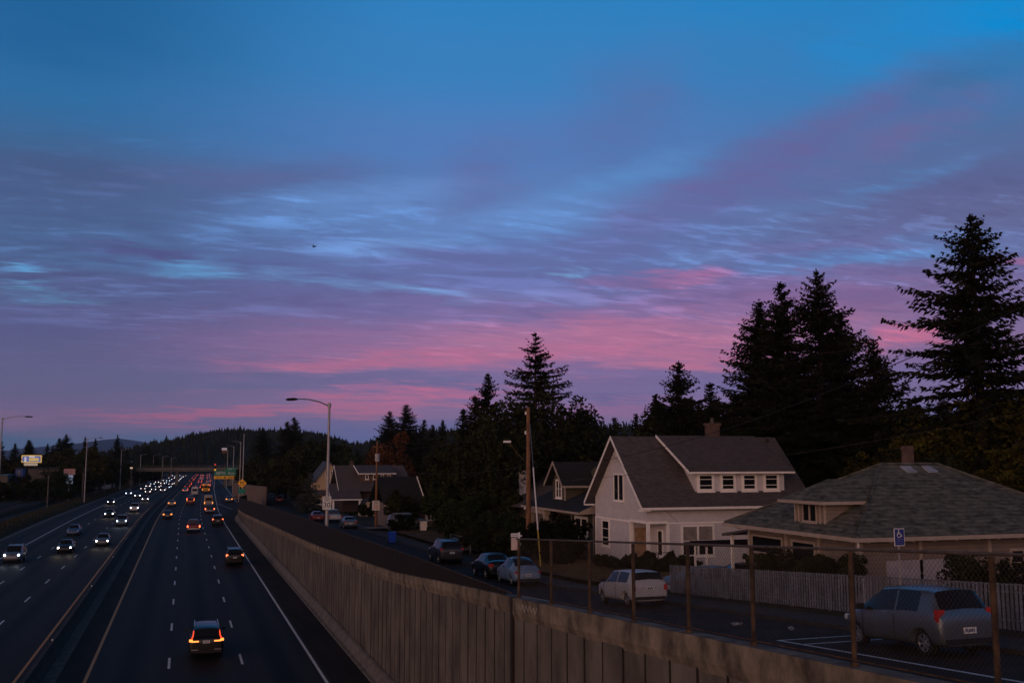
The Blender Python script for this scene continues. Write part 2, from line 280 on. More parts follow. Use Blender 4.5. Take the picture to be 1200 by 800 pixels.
def wear(m):
    # darker oil line in the middle of each lane, polished wheel tracks either side, odd transverse joints
    t = m.node_tree; b = t.nodes['Principled BSDF']; src = b.inputs['Base Color'].links[0].from_socket
    uv = t.nodes.new('ShaderNodeUVMap'); uv.uv_map = 'lateral'; s_ = t.nodes.new('ShaderNodeSeparateXYZ'); t.links.new(uv.outputs[0], s_.inputs[0])
    def M(op, a, v=0.0, w=0.0):
        n = t.nodes.new('ShaderNodeMath'); n.operation = op
        for i_, q in enumerate((a, v, w)):
            if isinstance(q, (int, float)): n.inputs[i_].default_value = q
            else: t.links.new(q, n.inputs[i_])
        return n.outputs[0]
    u = s_.outputs[0]; v = s_.outputs[1]; sb = M('LESS_THAN', u, -6.5); ph = M('ADD', M('MULTIPLY', M('ADD', u, .33), 1/3.71), M('MULTIPLY', sb, .09)); fr = M('FRACT', ph)
    oil = M('POWER', M('MULTIPLY', M('ADD', M('COSINE', M('MULTIPLY', M('SUBTRACT', fr, .5), 2*math.pi)), 1), .5), 4.0); nz = t.nodes.new('ShaderNodeTexNoise'); nz.inputs['Scale'].default_value = 1; mp = t.nodes.new('ShaderNodeMapping'); mp.inputs[3].default_value = (.7, .03, 1); t.links.new(uv.outputs[0], mp.inputs[0]); t.links.new(mp.outputs[0], nz.inputs['Vector'])
    trk = M('POWER', M('MULTIPLY', M('ADD', M('COSINE', M('MULTIPLY', M('SUBTRACT', fr, .25), 4*math.pi)), 1), .5), 3.0)
    jf = M('FRACT', M('MULTIPLY', v, 1/18.3)); jt = M('MULTIPLY', M('LESS_THAN', jf, .006), .35)
    k = M('SUBTRACT', M('ADD', 1.0, M('MULTIPLY', trk, .16)), M('ADD', M('MULTIPLY', M('MULTIPLY', oil, nz.outputs['Fac']), 1.15), jt))
    c = t.nodes.new('ShaderNodeCombineColor'); [t.links.new(k, c.inputs[i_]) for i_ in range(3)]
    x = t.nodes.new('ShaderNodeMix'); x.data_type = 'RGBA'; x.blend_type = 'MULTIPLY'; x.inputs[0].default_value = 1; t.links.new(src, x.inputs[6]); t.links.new(c.outputs[0], x.inputs[7]); t.links.new(x.outputs[2], b.inputs['Base Color'])
wear(m_asph)
ribbon('road_shoulder', m_shoulder, lambda y: 7.3+shf(y), lambda y: max(7.35+shf(y), (9.62 if y < 205 else 9.62+(y-205)*.0)+shf(y)), -40, 208, 0.004)
ribbon('median_shoulder', m_shoulder, lambda y: -5.55+shf(y), lambda y: -4.35+shf(y), -40, 1200, 0.004)
ribbon('median_strip', m_concd, lambda y: -6.22+shf(y), lambda y: -5.55+shf(y), -40, 1200, 0.02)
ribbon('gutter', mat('gutter_concrete', (0.11, 0.10, 0.095), 0.9, var=.3), lambda y: -23.25+shf(y), lambda y: -22.55+shf(y), -40, 900, 0.05)
def line(m, c0, c1, y0, y1, z=0.008, f=None): return ribbon('edge_line', m, (f or (lambda y: shf(y)+c0)), (lambda y: (f(y) if f else shf(y)+c0)+(c1-c0)), y0, y1, z)
line(m_yel, -7.55, -7.4, -40, 1200); line(m_yel, -4.28, -4.12, -40, 1200)
line(m_white, 6.98, 7.13, -40, 1200); line(m_white, -18.75, -18.6, -40, 1200)
line(m_white, 0, .14, 228, 262, f=lambda y: 9.9+shf(y)-(y-228)*0.085)       # gore
line(m_white, 0, .14, 262, 700, f=lambda y: wallX(y)-1.9-(y-262)*.004)
def dashes(c, y0, y1, per, ln, w=0.13):
    b = MB(); y = y0
    while y < y1:
        q = [(c-w/2+shf(y), y, .009), (c+w/2+shf(y), y, .009), (c+w/2+shf(y+ln), y+ln, .009), (c-w/2+shf(y+ln), y+ln, .009)]
        b.add(q, [(0, 1, 2, 3)]); y += per
    return b
# near the photographed spacing: one stripe every 12.2 m
b = MB()
for c in (-0.33, 3.38):
    q = dashes(c, 56.3-8*12.2, 800, 12.2, 3.0); b.add(q.v, q.f)
for c in (-11.13, -14.85):
    q = dashes(c, 85.5-10*12.2, 800, 12.2, 3.0); b.add(q.v, q.f)
tag(b.build('lane_markings', m_white), kind='structure')
# frontage street, pavement, kerb
ribbon('street', m_street, lambda y: sL(y)-.05, lambda y: sR(y), -40, 410, lambda y: street(y)+.0)
k = MB(); prev = None
for y in [v for v in YS if -40 <= v <= 410]:
    x = sR(y); z = street(y); ring = [(x, y, z-.1), (x, y, z+.12), (x+.15, y, z+.13), (x+1.6, y, z+.14), (x+1.6, y, z-.1)]
    if prev:
        kk = len(k.v); k.v += prev+ring
        for j in range(4): k.f.append((kk+j, kk+j+1, kk+5+j+1, kk+5+j))
    prev = ring
tag(k.build('pavement', mat('pavement_concrete', (0.036, 0.033, 0.031), .9, var=.3, scale=1.1, bump=.2)), kind='structure')
ribbon('dry_lawn', m_dirt, lambda y: sR(y)+1.62, lambda y: 30, 46, 68, lambda y: street(y)+.36)
ribbon('dry_yard', m_dirt, lambda y: sR(y)+1.9, lambda y: 32, 80, 118, lambda y: street(y)+.37)
ribbon('driveway', mat('driveway_concrete', (0.20, 0.18, .16), .9, var=.3), lambda y: sR(y)+.02, lambda y: sR(y)+6, 118, 121.5, lambda y: street(y)+.4)
b = MB()
for (x0, x1, y0, y1) in ((15.6, 15.72, 2, 24.3), (15.6, 18.6, 23.2, 23.32), (15.6, 18.6, 24.3, 24.42), (15.6, 15.72, 42.0, 47), (12.6, 12.72, 88, 92)):
    n = 6; 
    for i in range(n):
        ya = y0+(y1-y0)*i/n; yb = y0+(y1-y0)*(i+1)/n
        if y1-y0 < 1: ya, yb = y0, y1
        b.add([(x0, ya, street(ya)+.006), (x1, ya, street(ya)+.006), (x1, yb, street(yb)+.006), (x0, yb, street(yb)+.006)], [(0, 1, 2, 3)])
        if y1-y0 < 1: break
tag(b.build('parking_lines', m_white), kind='structure')
# railway in the trench on the left
ribbon('railway_bed', m_ballast, lambda y: -41.5+shf(y), lambda y: -33.7+shf(y), -40, 900, .33)
ribbon('busway', mat('trench_floor', (.03, .028, .026), .95), lambda y: -33.1+shf(y), lambda y: -29.7+shf(y), -40, 900, -.42)
b = MB()
for c in (-40.6, -39.17, -36.6, -35.17):
    pr = None
    for y in [v for v in YS if -40 <= v <= 700]:
        x = c+shf(y); ring = [(x-.035, y, .33), (x-.035, y, .49), (x+.035, y, .49), (x+.035, y, .33)]
        if pr: kk = len(b.v); b.v += pr+ring; b.f += [(kk+j, kk+j+1, kk+5+j, kk+4+j) for j in range(3)]
        pr = ring
tag(b.build('rails', mat('rail_steel', (.12, .09, .07), .5, .6)), kind='structure')
# ------------------------------------------------------------------ barrier and walls
def sweep(name, m, prof, fx, y0, y1, parent, fz=lambda y: 0):
    ys = [y0]+[y for y in YS if y0 < y < y1]+[y1]; b = MB(); n = len(prof)
    for i, y in enumerate(ys):
        x = fx(y); z = fz(y); b.v += [(x+p[0], y, z+p[1]) for p in prof]
        if i: b.f += [((i-1)*n+j, (i-1)*n+(j+1) % n, i*n+(j+1) % n, i*n+j) for j in range(n)]
    b.f += [tuple(range(n-1, -1, -1)), tuple(range(len(b.v)-n, len(b.v)))]
    return b.build(name, m, parent)
m_barr = mat('barrier_concrete', (0.035, 0.032, 0.027), .9, var=.4, scale=.8, bump=.2)
t = thing('median_barrier', 'long low dark concrete barrier dividing the two sides of the freeway', 'barrier')
sweep('barrier_body', m_barr, [(-.3, 0), (-.28, .08), (-.16, .3), (-.1, .81), (.1, .81), (.16, .3), (.28, .08), (.3, 0)], lambda y: -6.55+shf(y), -40, 1000, t)
b = MB()
for y in np.arange(12, 320, 25.0): b.box(-6.58+shf(y), -6.52+shf(y), y-.05, y+.05, .81, .9)
b.each('reflector', mat('reflector', (.7, .7, .7), .3), t)
m_panel = mat('wall_panel_concrete', (0.095, 0.082, 0.066), .9, var=.3, scale=.9, bump=.3, sc3=(1, 1, .6), c2=(.12, .104, .084))
m_cap = mat('wall_cap_concrete', (0.125, 0.10, 0.072), .9, var=.5, scale=1.6, bump=.3, sc3=(1, 1, .7), c2=(.17, .138, .10))
m_joint_shade = mat('wall_joint_shade', (.022, .017, .013), .95)
t = thing('retaining_wall', 'tall concrete panel wall holding up the side street above the freeway', 'wall')
def plank(b, xf0, xf1, ya, yb, zb, za, zb2):
    """block between two Y stations with its own top heights"""
    v = [(xf0(ya), ya, zb), (xf1(ya), ya, zb), (xf1(ya), ya, za), (xf0(ya), ya, za), (xf0(yb), yb, zb), (xf1(yb), yb, zb), (xf1(yb), yb, zb2), (xf0(yb), yb, zb2)]
    b.add(v, [(0, 3, 2, 1), (4, 5, 6, 7), (0, 1, 5, 4), (3, 7, 6, 2), (0, 4, 7, 3), (1, 2, 6, 5)])
jn_shade = MB(); pan = MB(); cap = MB(); bk = MB(); y = -3.0
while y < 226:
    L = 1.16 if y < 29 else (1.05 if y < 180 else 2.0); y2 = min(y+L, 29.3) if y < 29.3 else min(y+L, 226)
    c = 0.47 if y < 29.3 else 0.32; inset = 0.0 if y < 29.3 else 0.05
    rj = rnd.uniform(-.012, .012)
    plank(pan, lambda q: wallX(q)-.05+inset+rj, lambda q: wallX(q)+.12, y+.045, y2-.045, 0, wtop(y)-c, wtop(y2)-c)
    jn_shade.box(wallX(y2)-.058+inset, wallX(y2)+.1, y2-.034, y2+.034, .05, wtop(y2)-c-.02)
    jn_shade.box(wallX(y2)-.06+inset, wallX(y2)+.1, y, y2-.04, wtop(y2)-c-.05, wtop(y2)-c+.02)  # dark strip under the cap: overhang shade put in as colour
    if abs(y2-29.3) < .01: jn_shade.box(wallX(y2)-.12, wallX(y2)+.1, 29.22, 29.42, .05, wtop(29.5)+.02)
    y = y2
y = -3.0
while y < 226:
    y2 = min(y+3.6, 29.3) if y < 29.3 else min(y+3.6, 226); c = 0.45 if y < 29.3 else 0.30
    z0 = wtop(y); z1 = wtop(y2); a = lambda q: wallX(q)-.11+(0 if y2 <= 29.31 else .04); bb = lambda q: wallX(q)+.3
    v = [(a(y), y+.008, z0-c), (bb(y), y+.008, z0-c-1.2), (bb(y), y+.008, z0), (a(y), y+.008, z0), (a(y2), y2-.008, z1-c), (bb(y2), y2-.008, z1-c-1.2), (bb(y2), y2-.008, z1), (a(y2), y2-.008, z1)]
    cap.add(v, [(0, 3, 2, 1), (4, 5, 6, 7), (0, 1, 5, 4), (3, 7, 6, 2), (0, 4, 7, 3), (1, 2, 6, 5)])
    plank(bk, lambda q: wallX(q)+.1, lambda q: wallX(q)+.26, y, y2, -.2, z0-.55, z1-.55)
    y = y2
jn_shade.build('wall_joints_and_shade', m_joint_shade, t); pan.build('wall_panels', m_panel, t); cap.build('wall_cap', m_cap, t); bk.build('wall_backing', m_joint_shade, t)
sweep('wall_toe', m_conc, [(-.62, 0), (-.6, .07), (-.42, .1), (-.2, .55), (-.055, .6), (-.055, 0)], lambda y: wallX(y), -40, 226, t)
# scrawled paint on the wall cap
b = MB(); pts = []
for i in range(13): pts.append((wallX(27)-.118, 28.9-i*.16, wtop(28.9-i*.16)-.12-(.2 if i % 2 else .03)+rnd.uniform(-.03, .03)))
b.tube(pts, .012, 4); 
b.build('wall_scrawl', mat('faded_paint', (.34, .32, .31), .8), t)
# dark slatted fence on the far part of the wall
m_rust = mat('rusty_steel', (.055, .036, .022), .8, .2, var=.45, scale=5, c2=(.085, .05, .028))
FT = ([29.3, 44, 63, 82, 120, 207, 226], [6.70, 6.55, 6.22, 5.98, 5.3, 3.57, 3.1])
t = thing('slatted_fence', 'dark brown slatted chain-link fence on top of the freeway wall beyond the kink', 'fence')
b = MB(); y = 30.4
while y < 226:
    w = .085 if y < 90 else .17; z0 = wtop(y)-.02; z1 = float(np.interp(y, *FT))+rnd.uniform(-.015, .015)
    if z1 > z0+.02: b.box(wallX(y)+.06, wallX(y)+.075, y, y+w*.97, z0, z1)
    y += w
b.build('slats', mat('brown_slats', (.0085, .0052, .003), .9, var=.4, scale=3, sc3=(1, 2, .3), c2=(.012, .0075, .0045)), t)
b = MB()
for y in np.arange(33, 226, 3.0):
    b.cyl((wallX(y)+.12, y, (wtop(y)+float(np.interp(y, *FT)))/2), .03, max(.1, float(np.interp(y, *FT))-wtop(y)), n=6)
b.each('post', m_rust, t)
b = MB(); b.tube([(wallX(y)+.10, y, float(np.interp(y, *FT))) for y in np.arange(30, 226, 4)], .022, 6); b.build('top_rail', m_rust, t)
# near fence: rusty posts, rail and wire mesh
t = thing('chain_link_fence', 'rusty chain-link fence with open posts along the near wall top', 'fence')
PY = [29.18, 26.36, 23.6, 21.02, 18.42, 16.0, 13.17, 10.33, 7.5, 4.7]
def rz(Y): return 8.40+(29.18-Y)*0.0642
for y in PY:
    p = MB().cyl((9.78, y, (wtop(y)-.12+rz(y)-.03)/2), .041, rz(y)-.03-wtop(y)+.12, n=10); p.cyl((9.78, y, wtop(y)+.03), .07, .06, n=10)
    p.build('post', m_rust, t)
b = MB().tube([(9.78, 29.4, rz(29.4)), (9.78, 4, rz(4))], .024, 8); b.build('top_rail', mat('dull_rail', (.11, .085, .065), .7, .3, var=.3, scale=6), t)
b = MB().tube([(9.74, 29.3, wtop(29.3)+.10), (9.74, 4, wtop(4)+.10)], .012, 6); b.build('bottom_rail', m_rust, t)
b = MB(); y = 4.4
while y < 29.2:
    for sg in (1, -1):
        L = 1.62; ya, yb = y, y+sg*L
        za, zb = wtop(ya)+.06, rz(yb)
        if yb > 29.3: k_ = (29.3-ya)/(yb-ya); yb = 29.3; zb = za+(zb-za)*k_
        if yb < 4.2: k_ = (4.2-ya)/(yb-ya); yb = 4.2; zb = za+(zb-za)*k_
        b.tube([(9.735+.004*sg, ya, za), (9.735+.004*sg, yb, zb)], .0022, 3, cap=False)
    y += .085
b.build('wire_mesh', mat('wire', (.09, .07, .06), .6, .5), t)
# the paving edge lip behind the near fence
ribbon('street_gutter', m_joint_shade, lambda y: 9.98, lambda y: 10.5, 0, 226, lambda y: street(y)+.02)
# ------------------------------------------------------------------ overpass in the distance
m_bridge = mat('bridge_concrete', (.13, .12, .10), .9, var=.2, scale=.4)
t = thing('overpass', 'concrete road bridge crossing the freeway in the distance', 'bridge')
def brz(x): return 0.0
b = MB().box(-38, 30, 425, 437, 6.0, 7.2).box(-38, 30, 424.5, 425, 6.6, 7.5); b.build('deck', m_bridge, t)
b = MB()
for x in np.arange(-38, 30, 2.0): b.box(x, x+.12, 424.6, 424.72, 7.5, 8.3)
b.box(-38, 30, 424.56, 424.76, 8.22, 8.34).box(-38, 30, 424.6, 424.7, 7.85, 7.91); b.build('parapet_rail', mat('bridge_rail', (.12, .115, .10), .8), t)
for x in (-30, -24, -19.5, -2.3, 16.5):
    b = MB().box(x-.5, x+.5, 427, 428.2, -.2, 6.0).box(x-.5, x+.5, 433, 434.2, -.2, 6.0).box(x-.7, x+.7, 426.5, 435, 5.5, 5.99); b.build('pier', m_bridge, t)
MB().prism([(17.6, 426, 0), (30, 426, 0), (30, 426, 5.98), (19.5, 426, 5.98)], (0, 9, 0)).build('abutment', m_bridge, t)
# concrete screen wall beside the exit ramp
t = thing('screen_wall', 'plain brown concrete wall standing right of the exit ramp signs', 'wall')
P0 = atY(273, 590, 300); P1 = atY(312, 590, 222)
d = Vector((P1.x-P0.x, P1.y-P0.y, 0)); n_ = 16
b = MB()
for i in range(n_):
    a0 = Vector((P0.x, P0.y, 0))+d*(i/n_+.002); a1 = Vector((P0.x, P0.y, 0))+d*((i+1)/n_-.002); zt0 = 4.0+1.0*i/n_; q = d.normalized().cross(Vector((0, 0, 1)))*.25
    b.add([a0, a1, a1+q, a0+q]+[v+Vector((0, 0, zt0)) for v in (a0, a1, a1+q, a0+q)], [(0, 1, 2, 3), (4, 7, 6, 5), (0, 4, 5, 1), (1, 5, 6, 2), (2, 6, 7, 3), (3, 7, 4, 0)])
b.build('wall_panels', mat('brown_wall', (.15, .11, .09), .9, var=.25, scale=.8), t)
# ------------------------------------------------------------------ vehicles
def paint(name, c, rough=.35, metal=.0): return mat('paint_'+name, c, rough, metal, var=.05, scale=2, spec=.4, coat=.2)
m_glass = glassy('car_glass', (.012, .014, .017)); m_tyre = mat('tyre', (.012, .012, .012), .9); m_rim = mat('rim', (.42, .42, .44), .35, .8, var=.1)
m_trim = mat('black_trim', (.012, .012, .013), .6); m_plate = mat('plate', (.62, .62, .6), .5, var=.1); m_tailoff = mat('tail_lens', (.42, .025, .02), .25, var=.2, spec=.6)
m_headoff = mat('head_lens', (.5, .52, .55), .15); m_inkd = mat('plate_ink', (.04, .05, .12), .6)
m_head = mat('headlight_lit', (1, .95, .9), .3, emis=(1, .93, .86), es=13); m_headb = mat('headlight_xenon', (.8, .9, 1), .3, emis=(.62, .78, 1), es=13)
m_headf = mat('headlight_far', (1, .95, .9), .3, emis=(1, .86, .78), es=6); m_headfb = mat('headlight_far_blue', (.8, .9, 1), .3, emis=(.66, .8, 1), es=6); m_brakef = mat('brakelight_far', (.5, .02, .01), .3, emis=(1, .1, .05), es=2.6)
m_tail = mat('taillight_lit', (.5, .02, .01), .3, emis=(1, .09, .02), es=2.6); m_amber = mat('taillight_amber', (.6, .2, .02), .3, emis=(1, .27, .05), es=2.4)
m_brake = mat('brakelight_lit', (.5, .02, .01), .3, emis=(1, .12, .04), es=6)
def loft(stations, wheels, rad, lvl, side=(), front=(), rear=(), tuck=.12):
    """body from cross-sections; returns {0 body, 1 side glass, 2 front glass, 3 rear glass} meshes"""
    vs = []; fs = []; mi = []
    for (y, zb, zs, ws, zr, wr) in stations:
        half = [(0, zb), (ws*.82, zb), (ws*.975, zb+tuck), (ws, zb+(zs-zb)*.55), (ws*.94, zs), (wr, max(zr-.05, zs+.015)), (wr*.84, zr), (0, zr+.025)]
        ring = half+[(-x, z) for x, z in half[-2:0:-1]]; vs += [(x, y, z) for x, z in ring]
    n = 14
    for i in range(len(stations)-1):
        for j in range(n):
            fs.append((i*n+j, (i+1)*n+j, (i+1)*n+(j+1) % n, i*n+(j+1) % n)); q = 0
            if i in side and j in (4, 9): q = 1 if j == 4 else 4
            if i in front and j in (5, 6, 7, 8): q = 2
            if i in rear and j in (5, 6, 7, 8): q = 3
            mi.append(q)
    fs.append(tuple(range(n))); mi.append(0); fs.append(tuple(range(len(vs)-1, len(vs)-n-1, -1))); mi.append(0)
    me = bpy.data.meshes.new('cage'); me.from_pydata(vs, [], fs)
    for k in range(5): me.materials.append(m_trim if k == 0 else m_glass)
    me.polygons.foreach_set('material_index', mi); me.update()
    bm = bmesh.new(); bm.from_mesh(me); bmesh.ops.recalc_face_normals(bm, faces=bm.faces); 
    cl = bm.edges.layers.float.new('crease_edge')
    for e in bm.edges:
        ms = {f.material_index for f in e.link_faces}
        if len(ms) > 1: e[cl] = 1.0
        a, b_ = e.verts
        if abs(a.co.x) > .01 and a.index//14 != b_.index//14 and a.index % 14 in (4, 10) and b_.index % 14 == a.index % 14: e[cl] = .35
    cvl = bm.verts.layers.float.new('crease_vert')
    for v_ in bm.verts:
        if sum(1 for e in v_.link_edges if len({f.material_index for f in e.link_faces}) > 1) >= 2 and len(v_.link_faces) > 2: v_[cvl] = .55
    bm.to_mesh(me); bm.free()
    ob = bpy.data.objects.new('cage', me); col.objects.link(ob)
    md = ob.modifiers.new('s', 'SUBSURF'); md.levels = lvl; md.render_levels = lvl
    tmp = []
    for (wy, wx) in wheels:
        c = MB().cyl((wx, wy, rad), rad+.045, .5, 'X', 24); co_ = c.build('cut', m_trim); tmp.append(co_)
        bo = ob.modifiers.new('b', 'BOOLEAN'); bo.operation = 'DIFFERENCE'; bo.object = co_; bo.solver = 'EXACT'
    dg = bpy.context.evaluated_depsgraph_get(); ev = bpy.data.meshes.new_from_object(ob.evaluated_get(dg))
    out = {}
    for k in range(5):
        bm = bmesh.new(); bm.from_mesh(ev); dele = [f for f in bm.faces if f.material_index != k]
        bmesh.ops.delete(bm, geom=dele, context='FACES')
        if not bm.faces: bm.free(); continue
        for f in bm.faces: f.material_index = 0; f.smooth = True
        if k:
            for v in bm.verts: v.co += v.normal*.004
        m2 = bpy.data.meshes.new('part'); bm.to_mesh(m2); bm.free(); m2.materials.clear(); out[k] = m2
    for q in tmp+[ob]: bpy.data.objects.remove(q)
    return out
def wheel(r, w):
    b = MB(); prof = [(-w/2, r*.66), (-w/2, r*.93), (-w*.36, r), (w*.36, r), (w/2, r*.93), (w/2, r*.66)]; n = 24
    for j in range(n):
        a = 2*math.pi*j/n; b.v += [(x, q*math.cos(a), q*math.sin(a)) for x, q in prof]
    for j in range(n): b.f += [(j*6+k, j*6+k+1, ((j+1) % n)*6+k+1, ((j+1) % n)*6+k) for k in range(5)]
    rm = MB()
    for sg in (-1, 1):
        rm.tube([(sg*(w/2-.035), 0, 0), (sg*(w/2+.005), 0, 0)], [r*.17, r*.13], 10)
        for k in range(7):
            a = 2*math.pi*k/7; M = Matrix.Rotation(a, 4, 'X'); rm.box(sg*(w/2-.03)-.012, sg*(w/2-.03)+.012, -.028, .028, r*.1, r*.64, M)
        pr = [(sg*(w/2-.04), r*.60), (sg*(w/2+.003), r*.61), (sg*(w/2+.003), r*.67), (sg*(w/2-.04), r*.68)]; k0 = len(rm.v)
        for j in range(n):
            a = 2*math.pi*j/n; rm.v += [(x, q*math.cos(a), q*math.sin(a)) for x, q in pr]
        for j in range(n): rm.f += [(k0+j*4+k, k0+j*4+(k+1) % 4, k0+((j+1) % n)*4+(k+1) % 4, k0+((j+1) % n)*4+k) for k in range(4)]
    return b, rm
def mk(name, me, m, parent, loc=None):
    if not me.materials: me.materials.append(m)
    o = bpy.data.objects.new(name, me); col.objects.link(o); o.parent = parent; o.material_slots[0].link = 'OBJECT'; o.material_slots[0].material = m
    if loc: o.location = loc
    return o
def carproto(kind, S, wb, r, tw, glass, heads, tails, lvl=2, plate_z=.8, mirror=(.5, .95), extra=None, simple=False, ww=.2, ry=None, tuck=.12):
    """builds one vehicle of each kind; heads/tails: boxes (x0,x1,z0,z1,y) mirrored"""
    L = S[0][0]; Lf = S[-1][0]; W = max(s[3] for s in S)
    wheels = [(y, sx*(tw)) for y in wb for sx in (-1, 1)]
    t = thing(kind, 'x', 'car')
    parts = loft(S, [] if simple else wheels, r, lvl, *glass, tuck=tuck)
    mk('body', parts[0], m_trim, t)
    for k, nme in ((1, 'side_window'), (4, 'side_window'), (2, 'windshield'), (3, 'rear_window')):
        if k in parts: mk(nme, parts[k], m_glass, t)
    wm, rm = wheel(r, ww); w0 = None
    for (wy, wx) in wheels:
        if w0 is None:
            w0 = wm.build('wheel', m_tyre, t); w0.location = (wx-math.copysign(.10, wx), wy, r)
            if not simple: rm.build('rim', m_rim, w0)
        else:
            c = copy_tree(w0, t); c.location = (wx-math.copysign(.10, wx), wy, r)
    for sx in (-1, 1):
        for nme, lst, mm in (('headlight', heads, m_head), ('taillight', tails, m_tail)):
            b = MB()
            for (x0, x1, z0, z1, y, dy_) in lst:
                xa, xb = sorted((sx*x0, sx*x1)); (b.box(xa, xb, min(y, y+dy_), max(y, y+dy_), z0, z1) if nme == 'taillight' else b.cyl(((xa+xb)/2, y+dy_/2, (z0+z1)/2), (z1-z0)*.55, abs(dy_)+.06, 'Y', 12))
            if b.v:
                o = b.build(nme, mm, t); o.material_slots[0].link = 'OBJECT'; o.material_slots[0].material = mm
        if not simple:
            b = MB(); my, mz = mirror; b.box(*sorted((sx*(W-.03), sx*(W+.17))), my-.05, my+.06, mz, mz+.14); mo = b.build('mirror', m_trim, t); mo.material_slots[0].link = 'OBJECT'; mo.material_slots[0].material = m_trim
    if not simple:
        b = MB().box(-.18, .18, L-.03, L-.012, plate_z-.07, plate_z+.07); po = b.build('license_plate', m_plate, t)
        q = MB()
        for i in range(6): q.box(-.14+i*.047, -.14+i*.047+.028, L-.036, L-.031, plate_z-.035, plate_z+.035)
        q.build('plate_marks', m_inkd, po)
    if extra: extra(t, L, Lf, W)
    return t
# stations: y, underside, belt, half width, roof, roof half width   (rear first)
def ex_hatch(t, L, Lf, W):
    MB().box(-W*.8, W*.8, L-.02, L+.03, .30, .42).build('rear_bumper_trim', m_trim, t)
    MB().tube([(0, -1.35, 1.5), (0, -1.5, 1.62)], .008, 5).build('antenna', m_trim, t)
    b = MB()
    for sx in (-1, 1): b.tube([(sx*(W+.005), .05, .93), (sx*(W+.03), .03, .935), (sx*(W+.03), -.09, .935), (sx*(W+.005), -.11, .93)], .012, 5)
    b.each('door_handle', m_rim, t)
    b = MB()
    for sx in (-1, 1): b.box(*sorted((sx*(W*.985), sx*(W*.99))), .88, .90, .35, .95).box(*sorted((sx*(W*.985), sx*(W*.99))), -.30, -.28, .35, .92)
    b.each('door_seam', m_trim, t)
hatch = carproto('hatchback_car', [(-1.86, .32, .66, .66, .74, .56), (-1.84, .25, .86, .79, .92, .66), (-1.78, .22, .98, .83, 1.06, .68), (-1.50, .21, 1.02, .845, 1.47, .60), (-1.12, .21, 1.01, .85, 1.52, .605), (-.36, .2, .985, .85, 1.54, .61), (-.29, .2, .98, .85, 1.54, .61), (.32, .2, .955, .85, 1.49, .60), (1.02, .2, .93, .845, 1.10, .66), (1.2, .2, .90, .835, .98, .68), (1.62, .22, .79, .78, .86, .60), (1.82, .26, .66, .67, .72, .5), (1.87, .32, .55, .57, .60, .44)],
    (-1.18, 1.28), .30, .74, ((4, 6, 7), (7, 8), (2,)), [(.48, .72, .60, .76, 1.76, .05)], [(.60, .80, .80, 1.08, -1.80, .12)], plate_z=.60, mirror=(.85, .95), extra=ex_hatch)
mini = carproto('small_hatchback', [(-1.83, .30, .72, .66, .80, .58), (-1.80, .24, .90, .78, .96, .66), (-1.72, .22, .96, .82, 1.06, .66), (-1.58, .22, .97, .835, 1.34, .62), (-1.35, .21, .96, .84, 1.40, .62), (-.42, .2, .95, .84, 1.42, .62), (-.34, .2, .95, .84, 1.42, .62), (.42, .2, .94, .84, 1.38, .61), (.85, .2, .93, .84, 1.06, .64), (1.0, .2, .92, .835, .97, .68), (1.5, .22, .86, .80, .91, .66), (1.76, .26, .72, .72, .78, .58), (1.82, .32, .6, .62, .66, .5)],
    (-1.20, 1.27), .30, .73, ((4, 6, 7), (7, 8), (2,)), [(.46, .68, .62, .80, 1.7, .07)], [(.62, .76, .66, .88, -1.835, .1)], plate_z=.74, mirror=(.72, .93), extra=ex_hatch)
beetle = carproto('rounded_car', [(-2.02, .34, .52, .60, .60, .48), (-1.98, .26, .68, .74, .78, .58), (-1.80, .22, .84, .82, .95, .62), (-1.50, .22, .93, .85, 1.10, .60), (-1.05, .2, .95, .85, 1.36, .55), (-.62, .2, .95, .85, 1.47, .53), (-.10, .2, .95, .85, 1.51, .53), (-.02, .2, .95, .85, 1.51, .53), (.45, .2, .93, .85, 1.44, .53), (.98, .2, .92, .85, 1.14, .58), (1.2, .2, .91, .85, 1.0, .62), (1.62, .22, .84, .82, .90, .58), (1.92, .26, .66, .72, .72, .5), (2.04, .33, .5, .6, .56, .44)],
    (-1.20, 1.30), .31, .75, ((4, 5, 7, 8), (8, 9), (3, 4)), [(.5, .7, .6, .78, 1.84, .08)], [(.58, .72, .68, .82, -1.95, .12)], plate_z=.6, mirror=(.85, .95), extra=ex_hatch)
def ex_sedan(t, L, Lf, W): MB().box(-W*.8, W*.8, L-.03, L+.02, .34, .44).build('rear_bumper_trim', m_trim, t)
sedan = carproto('sedan_car', [(-2.36, .34, .62, .68, .70, .55), (-2.32, .26, .86, .82, .94, .62), (-2.15, .22, .98, .87, 1.06, .66), (-1.72, .2, 1.00, .89, 1.10, .66), (-1.05, .2, .99, .90, 1.41, .58), (-.55, .2, .98, .90, 1.46, .59), (.02, .2, .97, .90, 1.47, .59), (.10, .2, .97, .90, 1.47, .59), (.50, .2, .96, .90, 1.42, .59), (1.02, .2, .95, .90, 1.10, .66), (1.2, .2, .94, .89, .99, .70), (1.9, .22, .84, .86, .90, .66), (2.28, .26, .68, .76, .74, .6), (2.36, .32, .56, .66, .62, .52)],
    (-1.40, 1.38), .32, .80, ((4, 5, 7, 8), (8, 9), (3,)), [(.5, .8, .60, .76, 2.24, .06)], [(.52, .82, .76, .94, -2.34, .08)], lvl=1, plate_z=.6, mirror=(.85, .95), extra=ex_sedan)
def ex_suv(t, L, Lf, W):
    b = MB()
    for sx in (-1, 1): b.tube([(sx*.62, -1.7, 1.70), (sx*.62, -1.6, 1.75), (sx*.62, .2, 1.77), (sx*.62, .35, 1.70)], .022, 6)
    b.each('roof_rail', m_rim, t); MB().box(-W*.86, W*.86, L-.04, L+.03, .40, .56).build('rear_bumper_trim', m_trim, t)
